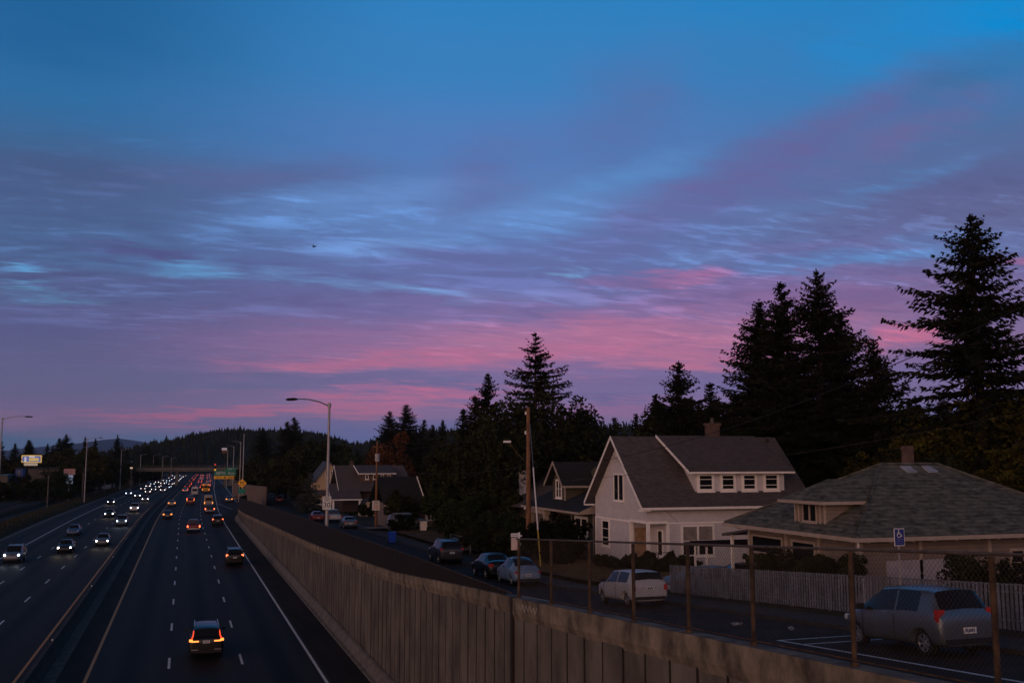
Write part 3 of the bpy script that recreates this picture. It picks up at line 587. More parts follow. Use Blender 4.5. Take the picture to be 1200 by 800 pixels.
suvS = [(-2.36, .38, .84, .76, .94, .68), (-2.33, .30, 1.04, .88, 1.12, .74), (-2.22, .27, 1.12, .92, 1.24, .72), (-2.00, .26, 1.12, .93, 1.62, .66), (-1.70, .25, 1.11, .94, 1.70, .66), (-.75, .25, 1.09, .94, 1.72, .67), (-.66, .25, 1.09, .94, 1.72, .67), (.35, .25, 1.07, .94, 1.67, .66), (.98, .25, 1.06, .93, 1.26, .70), (1.2, .25, 1.05, .93, 1.12, .74), (1.95, .27, .98, .89, 1.04, .70), (2.28, .32, .80, .80, .88, .64), (2.36, .40, .62, .7, .70, .58)]
suv = carproto('suv_car', suvS, (-1.42, 1.42), .37, .84, ((4, 6, 7), (7, 8), (2,)), [(.5, .84, .78, .96, 2.24, .06)], [(.66, .86, .96, 1.16, -2.31, .10)], lvl=1, plate_z=.84, mirror=(.85, 1.1), extra=ex_suv)
def ex_pick(t, L, Lf, W):
    MB().box(-.84, .84, L-.12, L+.02, .52, .66).build('rear_bumper', m_rim, t)
    MB().box(-.80, .80, -2.55, -.62, 1.10, 1.13).build('bed_cover', m_trim, t)
pick = carproto('pickup_truck', [(-2.85, .5, 1.02, .84, 1.06, .78), (-2.83, .42, 1.10, .92, 1.12, .82), (-.75, .36, 1.12, .94, 1.14, .84), (-.62, .35, 1.13, .94, 1.20, .82), (-.50, .35, 1.13, .94, 1.74, .66), (-.30, .35, 1.13, .94, 1.80, .67), (.35, .35, 1.12, .94, 1.82, .68), (.43, .35, 1.12, .94, 1.82, .68), (.95, .35, 1.11, .94, 1.76, .67), (1.45, .35, 1.10, .94, 1.34, .72), (1.65, .35, 1.10, .94, 1.16, .78), (2.55, .38, 1.04, .92, 1.10, .76), (2.80, .42, .9, .86, .96, .72), (2.86, .5, .7, .8, .8, .68)],
    (-1.75, 1.85), .40, .86, ((5, 7, 8), (8, 9), (3,)), [(.55, .84, .84, 1.04, 2.74, .06)], [(.78, .93, .78, 1.08, -2.86, .05)], lvl=1, plate_z=.62, mirror=(1.25, 1.16), extra=ex_pick)
van = carproto('tall_van', [(-3.0, .4, 1.4, .96, 2.45, .9), (-2.96, .36, 1.45, 1.0, 2.62, .92), (-2.8, .35, 1.46, 1.02, 2.68, .92), (-.4, .35, 1.46, 1.02, 2.7, .92), (.9, .35, 1.45, 1.02, 2.66, .9), (1.3, .35, 1.44, 1.02, 2.45, .86), (2.0, .35, 1.38, 1.0, 1.62, .84), (2.2, .35, 1.3, .98, 1.4, .82), (2.8, .38, 1.05, .92, 1.12, .76), (2.98, .45, .8, .84, .86, .7)],
    (-1.8, 1.9), .37, .92, ((4, 5), (5, 6), ()), [(.55, .85, .8, 1.0, 2.86, .07)], [(.80, .95, .75, 1.15, -3.02, .05)], lvl=1, plate_z=.7, mirror=(1.9, 1.4),
    extra=lambda t, L, Lf, W: (MB().box(-.72, .72, L-.02, L-.004, 1.45, 2.1).build('rear_window', m_glass, t), MB().box(-.9, .9, L-.05, L+.03, .4, .55).build('rear_bumper_trim', m_trim, t)))
def ex_bus(t, L, Lf, W):
    MB().box(-.55, .55, L-.03, L-.008, 1.65, 2.35).build('rear_window', m_glass, t); MB().box(-1.1, -.66, L-.03, L-.008, 1.65, 2.3).build('rear_window', m_glass, t); MB().box(.66, 1.1, L-.03, L-.008, 1.65, 2.3).build('rear_window', m_glass, t)
    b = MB()
    for z in (.9, 1.3): b.box(-1.22, 1.22, L-.04, L-.001, z, z+.06)
    b.build('black_band', m_trim, t); MB().box(-1.15, 1.15, L-.12, L+.04, .42, .62).build('bumper', m_trim, t)
    b = MB()
    for x in (-.95, -.7, .62, .87): b.box(x, x+.12, L-.04, L-.004, 2.62, 2.76)
    b.build('warning_lamps', m_amber, t)
    text('SCHOOL BUS', .34, m_trim, 'lettering', t, (0, L-.012, 2.50), (math.pi/2, 0, 0), ext=.003)
bus = carproto('school_bus', [(-5.2, .5, 1.5, 1.2, 2.7, 1.05), (-5.17, .46, 1.55, 1.22, 2.86, 1.1), (-5.0, .45, 1.55, 1.24, 2.95, 1.1), (2.8, .45, 1.55, 1.24, 2.98, 1.1), (3.0, .45, 1.55, 1.22, 2.8, 1.05), (3.3, .45, 1.5, 1.2, 1.75, 1.0), (3.5, .45, 1.4, 1.05, 1.5, .9), (4.9, .5, 1.3, .98, 1.38, .85), (5.1, .6, 1.0, .9, 1.05, .8)],
    (-2.6, 4.0), .48, 1.1, ((3,), (4,), ()), [(.6, .85, .9, 1.1, 4.95, .12)], [(.92, 1.12, 1.02, 1.24, -5.24, .05)], lvl=1, plate_z=.75, mirror=(3.3, 1.9), extra=ex_bus)
# the near SUV with L-shaped lamps
def ex_near(t, L, Lf, W):
    ex_suv(t, L, Lf, W)
    for sx in (-1, 1):
        b = MB(); b.tube([(sx*.66, L+.36, 1.52), (sx*.70, L+.20, 1.28), (sx*.80, L+.06, 1.10)], .035, 6); b.build('upright_lamp', mat('lamp_red', (.5, .02, .01), .3, emis=(1, .07, .02), es=1.6), t)
    MB().box(-.78, -.42, L-.05, L-.03, .56, .60).box(.42, .78, L-.05, L-.03, .56, .60).each('exhaust_trim', m_rim, t)
near = carproto('suv_car', suvS, (-1.42, 1.42), .37, .84, ((4, 6, 7), (7, 8), (2,)), [(.5, .84, .78, .96, 2.24, .06)], [(.72, .90, 1.00, 1.12, -2.33, .12), (.40, .78, .98, 1.05, -2.36, .06)], lvl=2, plate_z=.98, mirror=(.85, 1.1), extra=ex_near)
used = set()
def place(proto, x, y, z, rz, color, label, cat, group=None, head='off', tail='off', name=None, pitch=0.0, far=False, beam=False, mirror=None):
    if proto.name in used: o = copy_tree(proto)
    else: o = proto; used.add(proto.name)
    o.location = (x, y, z); o.rotation_euler = (pitch, 0, rz)
    if name: o.name = name
    tag(o, label, cat, group)
    hm = {'off': m_headoff, 'warm': m_head, 'cool': m_headb, 'farwarm': m_headf, 'farcool': m_headfb}[head]; tm = {'off': m_tailoff, 'on': m_tail, 'amber': m_amber, 'brake': m_brake, 'brakef': m_brakef}[tail]
    for c in o.children:
        b = c.name.split('.')[0]
        if b == 'body': c.material_slots[0].material = color
        elif b == 'headlight':
            c.material_slots[0].material = hm
            if beam:
                l = bpy.data.lights.new('beam', 'SPOT'); l.energy = 38; l.spot_size = R_(30); l.spot_blend = .8; l.shadow_soft_size = .12; l.color = (1, .74, .45) if head == 'warm' else (.8, .88, 1)
                lo = bpy.data.objects.new('beam', l); col.objects.link(lo); lo.parent = c; sx = sum(v.co.x for v in c.data.vertices)/len(c.data.vertices); yy = max(v.co.y for v in c.data.vertices)
                lo.location = (sx, yy+.06, .7); lo.rotation_euler = (R_(85.5), 0, 0)
        elif b == 'taillight': c.material_slots[0].material = tm
        elif b == 'mirror' and mirror: c.material_slots[0].material = mirror
    return o
pk = {'black': paint('black', (.004, .004, .005)), 'dark': paint('dark_grey', (.018, .02, .024)), 'white': paint('white', (.42, .405, .40)), 'silver': paint('silver', (.14, .15, .165), .35, .4), 'grey': paint('grey', (.13, .135, .145), .35, .3),
      'blue': paint('blue', (.05, .09, .17)), 'red': paint('red', (.18, .016, .014)), 'tan': paint('tan', (.24, .19, .14)), 'yellow': paint('yellow', (.75, .32, .02)), 'sky': paint('pale_blue', (.17, .24, .34)), 'steel': paint('steel_blue', (.115, .13, .145), .3, .5), 'teal': paint('teal_grey', (.10, .14, .17), .35, .2)}
slope = lambda y: math.atan((street(y+1)-street(y-1))/2)
# parked on the side street
place(hatch, 17.42, 21.0, street(20.75)+.0, 0, pk['steel'], 'steel blue three-door hatchback parked behind the near chain-link fence', 'car', 'cars on the side street', pitch=slope(20.8))
place(mini, 17.85, 38.6, street(38.6), 0, pk['white'], 'small white hatchback with dark roof glass parked on the side street', 'car', 'cars on the side street', pitch=slope(38.6))
place(beetle, 18.45, 55.2, street(55.2), R_(-2), pk['sky'], 'pale blue round-backed car parked behind the white hatchback', 'car', 'cars on the side street', pitch=slope(55))
place(sedan, 18.55, 60.6, street(60.6), R_(-2), pk['black'], 'black sedan parked just beyond the pale blue round car', 'car', 'cars on the side street', pitch=slope(60))
place(suv, 19.05, 74.4, street(74.4), R_(-1.5), pk['dark'], 'dark SUV in the side street with a gap before the black sedan', 'SUV', 'cars on the side street', pitch=slope(74))
place(sedan, 20.2, 128.5, street(128.5), R_(-1), pk['silver'], 'silver sedan on the far side street behind the white pickup', 'car', 'cars on the side street', pitch=slope(128))
place(pick, 20.9, 147, street(147), R_(-1), pk['white'], 'white pickup seen from behind on the side street, in front of the silver sedan', 'pickup truck', 'cars on the side street', pitch=slope(147))
place(sedan, 19.0, 151, street(151), R_(0), pk['red'], 'dark red car half hidden beside the white pickup on the side street', 'car', 'cars on the side street')
place(pick, 25.6, 194, street(194)+.1, R_(84), pk['white'], 'white pickup parked sideways before the pale yellow house', 'pickup truck', 'cars on the side street')
place(sedan, 21.5, 240, street(240), R_(-2), pk['red'], 'dark red car farthest away on the side street', 'car', 'cars on the side street')
place(suv, 25.2, 116.2, street(116)+.4, R_(-92), pk['grey'], 'grey station wagon parked side-on behind the dark round hedge', 'car', 'cars on the side street')
place(sedan, 28.0, 45.6, street(46)-.2, R_(-88), pk['black'], 'black car under the maroon carport beside the white house', 'car', 'cars on the side street')
place(sedan, 24.0, 42.8, street(43)-.2, R_(-88), pk['silver'], 'silver car whose nose shows past the end of the grey picket fence', 'car', 'cars on the side street')
# freeway, going away
NB = [(near, 1.55, 60.3, 'black', 'amber', 'black SUV nearest on the freeway with glowing L-shaped tail lamps', 'SUV'), (suv, 5.35, 109.5, 'black', 'brake', 'black boxy SUV straddling the right edge line, second nearest going away', 'SUV'),
      (pick, 1.8, 160, 'red', 'brake', 'dark red pickup with lit brake lamps in the middle lane', 'pickup truck'), (sedan, -2.4, 196.7, 'dark', 'amber', 'dark sedan in the left lane just nearer than the tan one', 'car'),
      (suv, 5.7, 174, 'black', 'brake', 'black SUV in the right lane behind the dark pickup', 'SUV'), (pick, 5.4, 214.3, 'black', 'brake', 'black pickup just behind the cream van in the right lane', 'pickup truck'),
      (van, 5.8, 243.0, 'tan', 'amber', 'cream high-roofed van between the school bus and the black pickup', 'van'), (bus, 7.3, 344.5, 'yellow', 'amber', 'yellow school bus in the right lane ahead of the cream van', 'bus'),
      (sedan, 11.4, 266.4, 'silver', 'amber', 'silver sedan alone on the exit ramp', 'car'), (sedan, -2.2, 247, 'tan', 'amber', 'tan sedan in the left lane going away', 'car'), (suv, 2.0, 254.6, 'red', 'amber', 'dark car with amber lamps in the middle lane close behind a red one', 'car'),
      (pick, 2.1, 268, 'red', 'brake', 'red pickup with red brake lamps in the middle lane, behind the white van', 'pickup truck'), (van, 3.6, 316.1, 'white', 'off', 'white van in the middle lane just ahead of the red pickup', 'van')]
for pr_, x, y, c, tl, lb, ct in NB:
    place(pr_, x, y, .01, -math.atan(0.0225) if y > 250 else 0, pk[c], lb, ct, 'traffic going away', tail=tl, name={'suv_car': 'suv_car', 'sedan_car': 'sedan_car'}.get(pr_.name.split('.')[0]))
protos = [sedan, suv, pick, sedan, suv]
cn = ['black', 'white', 'silver', 'dark', 'red', 'grey']; words = {'black': 'black', 'white': 'white', 'silver': 'silver', 'dark': 'charcoal', 'red': 'red', 'grey': 'grey'}
lanes = {-2.3: 'left', 1.55: 'middle', 5.2: 'right'}
i = 0
farNB = [(-2.3, 348), (-2.3, 362), (-2.3, 385), (1.55, 388), (1.55, 372), (-2.3, 404), (5.2, 405), (1.55, 412), (5.2, 422), (1.55, 466), (-2.3, 425), (-2.3, 450), (5.2, 470), (5.2, 495), (1.55, 500), (-2.3, 490), (-2.3, 530), (1.55, 545), (5.2, 540), (-2.3, 575), (1.55, 600), (5.2, 590), (-2.3, 630), (5.2, 640), (1.55, 660), (-2.3, 690), (5.2, 700)]
ordw = ['nearest', 'second', 'third', 'fourth', 'fifth', 'sixth', 'seventh', 'eighth', 'ninth', 'tenth', 'eleventh', 'twelfth']; cnt = {}
for c, y in sorted(farNB, key=lambda q: q[1]):
    k = cn[(i*5+1) % 6]; p = protos[(i*3) % 5]; i += 1; n_ = cnt.get(c, 0); cnt[c] = n_+1
    lb = f'{ordw[n_]} {words[k]} vehicle of the packed red-lit queue in the {lanes[c]} lane'
    place(p, c+shf(y)+rnd.uniform(-.2, .2), y, .01, -math.atan(.0225), pk[k], lb, 'car', 'queue of cars toward the overpass', tail='brakef')
# freeway, coming
SB = [(suv, -16.7, 119.2, 'silver', 'cool', 'silver SUV with blue-white headlights, nearest coming car at the left edge', 'SUV'), (sedan, -12.7, 129.5, 'dark', 'warm', 'dark sedan with warm headlights right of the nearest silver SUV', 'car'), (sedan, -14.6, 158.5, 'blue', 'off', 'dark blue sedan with its headlights off in the coming lanes', 'car'),
      (sedan, -9.3, 138.4, 'silver', 'warm', 'silver sedan with bright headlights near the median', 'car'), (suv, -9.2, 178, 'teal', 'cool', 'grey-green SUV with white headlights in the lane by the median', 'SUV'), (sedan, -12.9, 205.5, 'black', 'warm', 'black sedan with warm headlights throwing a glow on the road', 'car'),
      (suv, -9.3, 225, 'white', 'warm', 'white SUV with paired headlights behind the grey-green SUV', 'SUV'), (sedan, -9.0, 278, 'grey', 'warm', 'grey sedan by the median ahead of two small cars', 'car'), (sedan, -16.2, 262, 'black', 'warm', 'black car with warm lamps in the outer coming lane near the trench poles', 'car'),
      (suv, -15.1, 321, 'blue', 'cool', 'dark blue SUV with white lamps in the outer coming lane', 'SUV'), (sedan, -12.0, 306, 'silver', 'warm', 'silver sedan directly behind the grey sedan, in the middle coming lane', 'car')]
for pr_, x, y, c, hl, lb, ct in SB:
    place(pr_, x, y, .01, math.pi, pk[c], lb, ct, 'traffic coming', head=hl, beam=(hl != 'off' and y < 290))
lanes2 = {-9.3: 'median', -12.95: 'middle', -16.7: 'outer'}; i = 0
farSB = [(-12.95, 335), (-9.3, 352), (-12.95, 366), (-9.3, 364), (-12.95, 392), (-9.3, 384), (-16.7, 402), (-16.7, 376), (-9.3, 404), (-12.95, 414), (-16.7, 440), (-9.3, 434), (-12.95, 446), (-9.3, 456), (-12.95, 470), (-9.3, 482), (-16.7, 474), (-12.95, 500), (-9.3, 510), (-16.7, 520), (-9.3, 540), (-12.95, 536), (-12.95, 570), (-9.3, 575), (-16.7, 590), (-9.3, 612), (-12.95, 620), (-9.3, 660), (-12.95, 675), (-16.7, 650)]
cnt = {}
for c, y in sorted(farSB, key=lambda q: q[1]):
    k = cn[(i*5+2) % 6]; p = protos[(i*3+1) % 5]; i += 1; n_ = cnt.get(c, 0); cnt[c] = n_+1
    lb = f'{ordw[n_] if n_ < 12 else "last"} {words[k]} vehicle in the string of white headlights in the {lanes2[c]} coming lane'
    place(p, c+shf(y)+rnd.uniform(-.3, .3), y, .01, math.pi-math.atan(.0225), pk[k], lb, 'car', 'string of coming headlights', head='farwarm' if i % 3 else 'farcool')
for p in (hatch, mini, beetle, sedan, suv, pick, van, bus, near):
    if p.name.split('.')[0] and p.get('label') == 'x': bpy.data.objects.remove(p)
# ------------------------------------------------------------------ houses
m_sid = lined('white_lap_siding', (.60, .56, .565), 'Z', .125, .13, .62, var=.08)
m_olive = lined('olive_lap_siding', (.085, .073, .046), 'Z', .125, .13, .6, var=.1)
m_tansid = lined('tan_lap_siding', (.21, .165, .135), 'Z', .16, .12, .6, var=.1)
m_yelsid = lined('yellow_lap_siding', (.46, .33, .21), 'Z', .16, .12, .7, var=.08)
m_trimw = mat('white_trim', (.82, .77, .72), .7, var=.08); m_trimc = mat('cream_trim', (.36, .29, .235), .75, var=.12)
def shingles(name, c, c2, var=.3):
    m = lined(name, c, 'Z', .13, .18, .62, var=var, scale=1.6, c2=c2, rough=.9, sc3=(1.3, 1.3, 5)); return m
m_roof1 = shingles('grey_brown_shingles', (.075, .064, .066), (.088, .074, .074), .2); m_roof2 = shingles('mottled_shingles', (.060, .062, .050), (.105, .105, .086), .42)
m_roof3 = shingles('dark_shingles', (.018, .019, .021), (.022, .023, .025), .25)
m_win = glassy('window_glass', (.012, .012, .014), .06); m_brick = lined('chimney_brick', (.085, .05, .038), 'Z', .08, .16, .7, var=.3, c2=(.12, .075, .055)); m_curt = mat('curtain', (.22, .19, .17), .9)
m_door = mat('door_wood', (.30, .19, .11), .6); m_dark = mat('dark_interior', (.008, .007, .007), .9); m_blackrail = mat('black_railing', (.01, .01, .01), .5)
def window(par, axis, d, a0, a1, z0, z1, out, trim=m_trimw, mull=1, rails=1, curtain=False, w=.1):
    """window in a wall plane: axis X -> wall at x=d spanning Y; out = -1/+1 outward direction"""
    f = MB(); lo, hi = sorted((d+out*.002, d+out*.06)); f.frame(a0, a1, z0, z1, w, lo, hi, axis)
    for k in range(1, mull+1):
        c = a0+(a1-a0)*k/(mull+1); (f.box(lo, hi, c-w*.45, c+w*.45, z0+w, z1-w) if axis == 'X' else f.box(c-w*.45, c+w*.45, lo, hi, z0+w, z1-w))
    wn_ = f.build('window', trim, par)
    g_ = MB(); lo2, hi2 = sorted((d+out*.004, d+out*.02)); (g_.box(lo2, hi2, a0+w, a1-w, z0+w, z1-w) if axis == 'X' else g_.box(a0+w, a1-w, lo2, hi2, z0+w, z1-w)); g_.build('pane', m_win, wn_)
    s_ = MB(); lo3, hi3 = sorted((d+out*.022, d+out*.04))
    for k in range(mull+1):
        p0 = a0+(a1-a0)*k/(mull+1)+w*.9; p1 = a0+(a1-a0)*(k+1)/(mull+1)-w*.9
        for r in range(1, rails+1):
            zz = z0+(z1-z0)*r/(rails+1); (s_.box(lo3, hi3, p0, p1, zz-.02, zz+.02) if axis == 'X' else s_.box(p0, p1, lo3, hi3, zz-.02, zz+.02))
    if rails: s_.build('sash', trim, wn_)
    sl = MB(); lo4, hi4 = sorted((d+out*.002, d+out*.1)); (sl.box(lo4, hi4, a0-.05, a1+.05, z0-.07, z0-.002) if axis == 'X' else sl.box(a0-.05, a1+.05, lo4, hi4, z0-.07, z0-.002)); sl.build('sill', trim, wn_)
    if curtain:
        c = MB(); lo5, hi5 = sorted((d+out*.021, d+out*.0218)); zc = z0+(z1-z0)*.45; (c.box(lo5, hi5, a0+w, a1-w, zc, z1-w) if axis == 'X' else c.box(a0+w, a1-w, lo5, hi5, zc, z1-w)); c.build('curtain', m_curt, wn_)
    return wn_
# --- white two-storey gable house
t = thing('gable_house', 'white lap-sided house with steep grey-brown roof, four-window dormer and brick chimney', 'house', (0, 0, 0))
X0, X1, Ya, Yb, Yr = 28.0, 39.7, 58.0, 66.4, 62.2; ze, zr = 7.80, 12.36
zw = ze+.42
w = MB()
# gable wall, notched at the porch corner
w.prism([(X0, Ya+2.6, 3.2), (X0, Yb, 3.2), (X0, Yb, zw), (X0, Yr, zr-.25), (X0, Ya, zw), (X0, Ya, 6.76), (X0, Ya+2.6, 6.76)], (.2, 0, 0))
w.prism([(X0+1.45, Ya, 3.2), (X1, Ya, 3.2), (X1, Ya, zw), (X0+.2, Ya, zw), (X0+.2, Ya, 6.76), (X0+1.45, Ya, 6.76)], (0, .2, 0))
w.prism([(X0+1.45, Ya+.2, 3.2), (X0+1.45, Ya+2.6, 3.2), (X0+1.45, Ya+2.6, 6.76), (X0+1.45, Ya+.2, 6.76)], (.15, 0, 0))
w.box(X0+.2, X0+1.45, Ya+2.6, Ya+2.75, 3.2, 6.76); w.prism([(X1-.2, Ya+.2, 3.2), (X1-.2, Yb, 3.2), (X1-.2, Yb, zw), (X1-.2, Yr, zr-.25), (X1-.2, Ya+.2, zw)], (.2, 0, 0)); w.box(X0+.2, X1-.2, Yb-.2, Yb, 3.2, zw); w.box(X0+.2, X1-.2, Ya+.2, Yb-.2, 6.77, 6.85)
w.build('wall', m_sid, t)
b = MB(); b.box(X0-.03, X0-.002, Ya+2.6, Yb, 6.70, 6.82).box(X0-.03, X0-.002, Yb-.12, Yb, 3.6, 6.7).box(X0-.05, X0+.2, Ya+2.48, Ya+2.62, 3.9, 6.74).box(X0-.03, X0+.16, Ya-.04, Ya+.14, 3.9, 6.74).box(X0+1.36, X0+1.55, Ya-.04, Ya+.12, 3.9, 6.74).box(X0-.04, X0+1.4, Ya-.035, Ya-.003, 6.74, 6.9).box(X0+1.4, X1, Ya-.025, Ya-.003, 6.72, 6.82).box(X0-.04, X0-.003, Ya-.03, Ya+2.6, 6.74, 6.9)
b.build('trim', m_trimw, t)
b = MB(); b.box(X0+.02, X0+1.43, Ya+.05, Ya+2.55, 3.3, 4.25).box(X0-.3, X0+.02, Ya+.4, Ya+1.6, 3.3, 4.0); b.build('porch_floor', m_concd, t)
dr = MB().box(X0+1.40, X0+1.448, Ya+.5, Ya+1.4, 4.27, 6.3); 
dr = MB().box(X0+.35, X0+1.2, Ya+2.555, Ya+2.598, 4.27, 6.35); dd = dr.build('door', m_door, t)
MB().tube([(X0+.45, Ya+2.53, 5.2), (X0+.45, Ya+2.5, 5.2)], .03, 6).build('handle', m_rim, dd)
window(t, 'X', X0+1.45, Ya+.7, Ya+1.5, 4.6, 6.3, -1, mull=0)
b = MB()
for p, q in (((X0-.0, Ya-.02, 4.95), (X0+1.4, Ya-.02, 4.95)), ((X0-.0, Ya-.02, 4.35), (X0+1.4, Ya-.02, 4.35)), ((X0-.02, Ya+.1, 4.95), (X0-1.0, Ya+.1, 4.45))): b.tube([p, q], .025, 5)
for x, z in ((X0, 4.95), (X0+.7, 4.95), (X0+1.38, 4.95), (X0-.5, 4.7), (X0-1.0, 4.45)): b.tube([(x, Ya+(-.02 if x >= X0 else .1), 3.9 if x >= X0 else 3.5), (x, Ya+(-.02 if x >= X0 else .1), z)], .035, 5)
b.build('railing', m_blackrail, t)
roof = MB(); ox = .62; oy = .55
roof.slab([(X0-ox, Ya-oy, ze), (X1+.45, Ya-oy, ze), (X1+.45, Yr, zr), (X0-ox, Yr, zr)], .13)
roof.slab([(X0-ox, Yr, zr), (X1+.45, Yr, zr), (X1+.45, Yb+oy, ze), (X0-ox, Yb+oy, ze)], .13)
ro = roof.build('roof', m_roof1, t)
b = MB()
for sy, y0 in ((1, Ya-oy), (-1, Yb+oy)):
    b.prism([(X0-ox-.035, y0-.02*sy, ze-.22), (X0-ox-.035, y0-.02*sy, ze+.02), (X0-ox-.035, Yr, zr+.03), (X0-ox-.035, Yr, zr-.2)], (.03, 0, 0))
b.box(X0-ox, X1+.45, Ya-oy-.10, Ya-oy-.004, ze-.16, ze-.01)
b.box(X0-ox-.03, X0, Ya-oy, Ya-.06, ze-.24, ze-.15).box(X0-ox-.03, X0, Yb+.06, Yb+oy, ze-.24, ze-.15); b.build('fascia', m_trimw, ro)
b = MB().box(34.9, 35.7, Yr-.1, Yr+.6, 11.7, 13.3).box(34.83, 35.77, Yr-.17, Yr+.67, 13.15, 13.32); ch = b.build('chimney', m_brick, ro)
MB().cyl((35.3, Yr+.25, 13.5), .14, .38, r2=.11).build('chimney_pot', m_concd, ch)
b = MB()
for x in (32.3, 37.2, 39.3): b.cyl((x, Yr-.35, zr-.25), .12, .3)
b.each('roof_vent', m_trim, ro)
d = MB(); yd = Ya+.42; d.prism([(31.65, yd, 8.6), (38.35, yd, 8.6), (38.35, yd, 10.05), (31.65, yd, 10.05)], (0, .12, 0))
for x in (31.65, 38.2): d.prism([(x, yd+.12, 8.75), (x, yd+.12, 10.05), (x, Yr-.6, 12.0), (x, Yr-.6, 11.75)], (.15, 0, 0))
dm = d.build('dormer_wall', m_sid, ro)
b = MB(); b.slab([(31.0, yd-.5, 10.02), (38.85, yd-.5, 10.02), (38.5, Yr-.02, 12.43), (30.8, Yr-.02, 12.43)], .11); b.build('dormer_roof', m_roof1, ro)
b = MB(); b.box(31.0, 38.85, yd-.57, yd-.503, 9.88, 10.0); b.prism([(30.97, yd-.5, 9.9), (30.97, yd-.5, 10.06), (30.77, Yr-.05, 12.47), (30.77, Yr-.05, 12.3)], (-.05, 0, 0)); b.build('dormer_fascia', m_trimw, ro)
for a, c in ((31.82, 33.05), (33.5, 34.65), (35.1, 36.25), (36.75, 37.95)): window(ro, 'Y', yd, a, c, 8.72, 9.9, -1, mull=0, rails=2, w=.17)
window(t, 'X', X0, 61.45, 63.1, 8.0, 9.85, -1, mull=1, rails=0); window(t, 'X', X0, 63.9, 65.2, 4.85, 6.65, -1, mull=0, rails=2)
window(t, 'Y', Ya, 30.35, 32.75, 4.62, 6.66, -1, mull=1, rails=1, curtain=True, w=.14)
# --- hip-roofed bungalow
t = thing('bungalow', 'low bungalow with mottled grey hip roof and small hipped dormer behind the picket fence', 'house')
ex0, ex1, ey0, ey1, zE, zR = 23.5, 36.4, 31.2, 40.7, 7.95, 10.58
w = MB().box(24.3, 35.6, 32.0, 39.9, 5.0, 7.83); w.build('wall', m_tansid, t)
ro = MB(); rl = (28.4, 35.95, zR); rr = (31.4, 35.95, zR)
for q in ([(ex0, ey0, zE), (ex1, ey0, zE), rr, rl], [(ex0, ey1, zE), rl, rr, (ex1, ey1, zE)], [(ex0, ey0, zE), rl, (ex0, ey1, zE)], [(ex1, ey0, zE), (ex1, ey1, zE), rr]): ro.slab(q, .05)
ro = ro.build('roof', m_roof2, t)
b = MB().box(ex0-.06, ex0-.002, ey0-.06, ey1+.06, zE-.16, zE-.01).box(ex0-.002, ex1, ey0-.06, ey0-.002, zE-.16, zE-.01); b.build('gutter', m_trimc, ro)
b = MB().box(ex0+.05, ex1-.05, ey0+.05, ey1-.05, 7.84, 7.88)
for x in np.arange(24, 36, 1.0): b.box(x-.04, x+.04, ey0+.02, 32, 7.74, 7.835)
for y in np.arange(31.6, 40.6, 1.0): b.box(ex0+.02, 24.3, y-.04, y+.04, 7.74, 7.835)
b.build('eaves', m_trimc, ro)
b = MB()
for q in (rl, rr):
    xe = ex0 if q is rl else ex1
    b.tube([(xe, ey0, zE+.03), (q[0], q[1], q[2]+.03)], .05, 5); b.tube([(xe, ey1, zE+.03), (q[0], q[1], q[2]+.03)], .05, 5)
b.tube([(rl[0], rl[1], rl[2]+.03), (rr[0], rr[1], rr[2]+.03)], .06, 5); b.each('ridge_cap', m_roof2, ro)
b = MB().box(30.45, 30.82, 36.75, 37.1, 9.9, 11.4).box(30.42, 30.85, 36.72, 37.13, 11.22, 11.33); b.build('chimney', m_brick, ro)
for x in (29.25, 30.35):
    b = MB(); s_ = (zR-zE)/(35.95-ey0); y = 35.3; z = zE+(y-ey0)*s_; b.slab([(x, y, z+.06), (x+.5, y, z+.06), (x+.5, y+.45, z+.45*s_+.06), (x, y+.45, z+.45*s_+.06)], .1); b.build('skylight', mat('skylight_glass', (.30, .32, .36), .2), ro)
d = MB().box(24.15, 25.9, 33.95, 36.0, 8.15, 9.12).build('dormer_wall', m_tansid, ro)
b = MB(); dl = (25.0, 34.97, 10.0); dr2 = (27.1, 34.97, 10.0); e0, e1, f0, f1, zz = 23.65, 26.4, 33.5, 36.45, 9.17
for q in ([(e0, f0, zz), (e1, f0, zz), dr2, dl], [(e0, f1, zz), dl, dr2, (e1, f1, zz)], [(e0, f0, zz), dl, (e0, f1, zz)]): b.slab(q, .05)
b.build('dormer_roof', m_roof2, ro); MB().box(e0-.05, e0-.002, f0-.04, f1+.04, zz-.13, zz-.01).box(e0-.002, e1-.4, f0-.05, f0-.002, zz-.13, zz-.01).build('dormer_gutter', m_trimc, ro)
window(ro, 'X', 24.15, 34.5, 35.5, 8.28, 9.05, -1, trim=m_trimc, mull=1, rails=0, w=.07)
b = MB()
for y in (34.0, 34.3, 35.75, 36.0): b.box(24.1, 24.148, y-.05, y+.05, 8.15, 9.03)
b.box(24.09, 24.29, 31.95, 32.12, 5, 7.7); 
for y in (34.6, 36.9, 39.8): b.box(24.2, 24.295, y-.08, y+.08, 5, 7.7)
for x in (26.9, 30.2, 33.5): b.box(x-.07, x+.07, 31.93, 31.998, 5, 7.7)
b.each('trim_board', m_trimc, t)
fw = MB(); fw.frame(37.2, 39.6, 6.7, 7.5, .08, 24.22, 24.29, 'X'); [fw.box(24.24, 24.28, y-.02, y+.02, 6.78, 7.42) for y in np.arange(37.5, 39.5, .28)]; fw.box(24.24, 24.28, 37.28, 39.52, 7.15, 7.19)
fo = fw.build('window', m_trimc, t); MB().box(24.225, 24.235, 37.28, 39.52, 6.78, 7.42).build('pane', m_win, fo)
window(t, 'X', 24.3, 34.9, 36.6, 6.5, 7.5, -1, trim=m_trimc, mull=0, rails=0)
window(t, 'Y', 32.0, 31.2, 32.6, 6.2, 7.3, -1, trim=m_trimc, mull=1, rails=1)
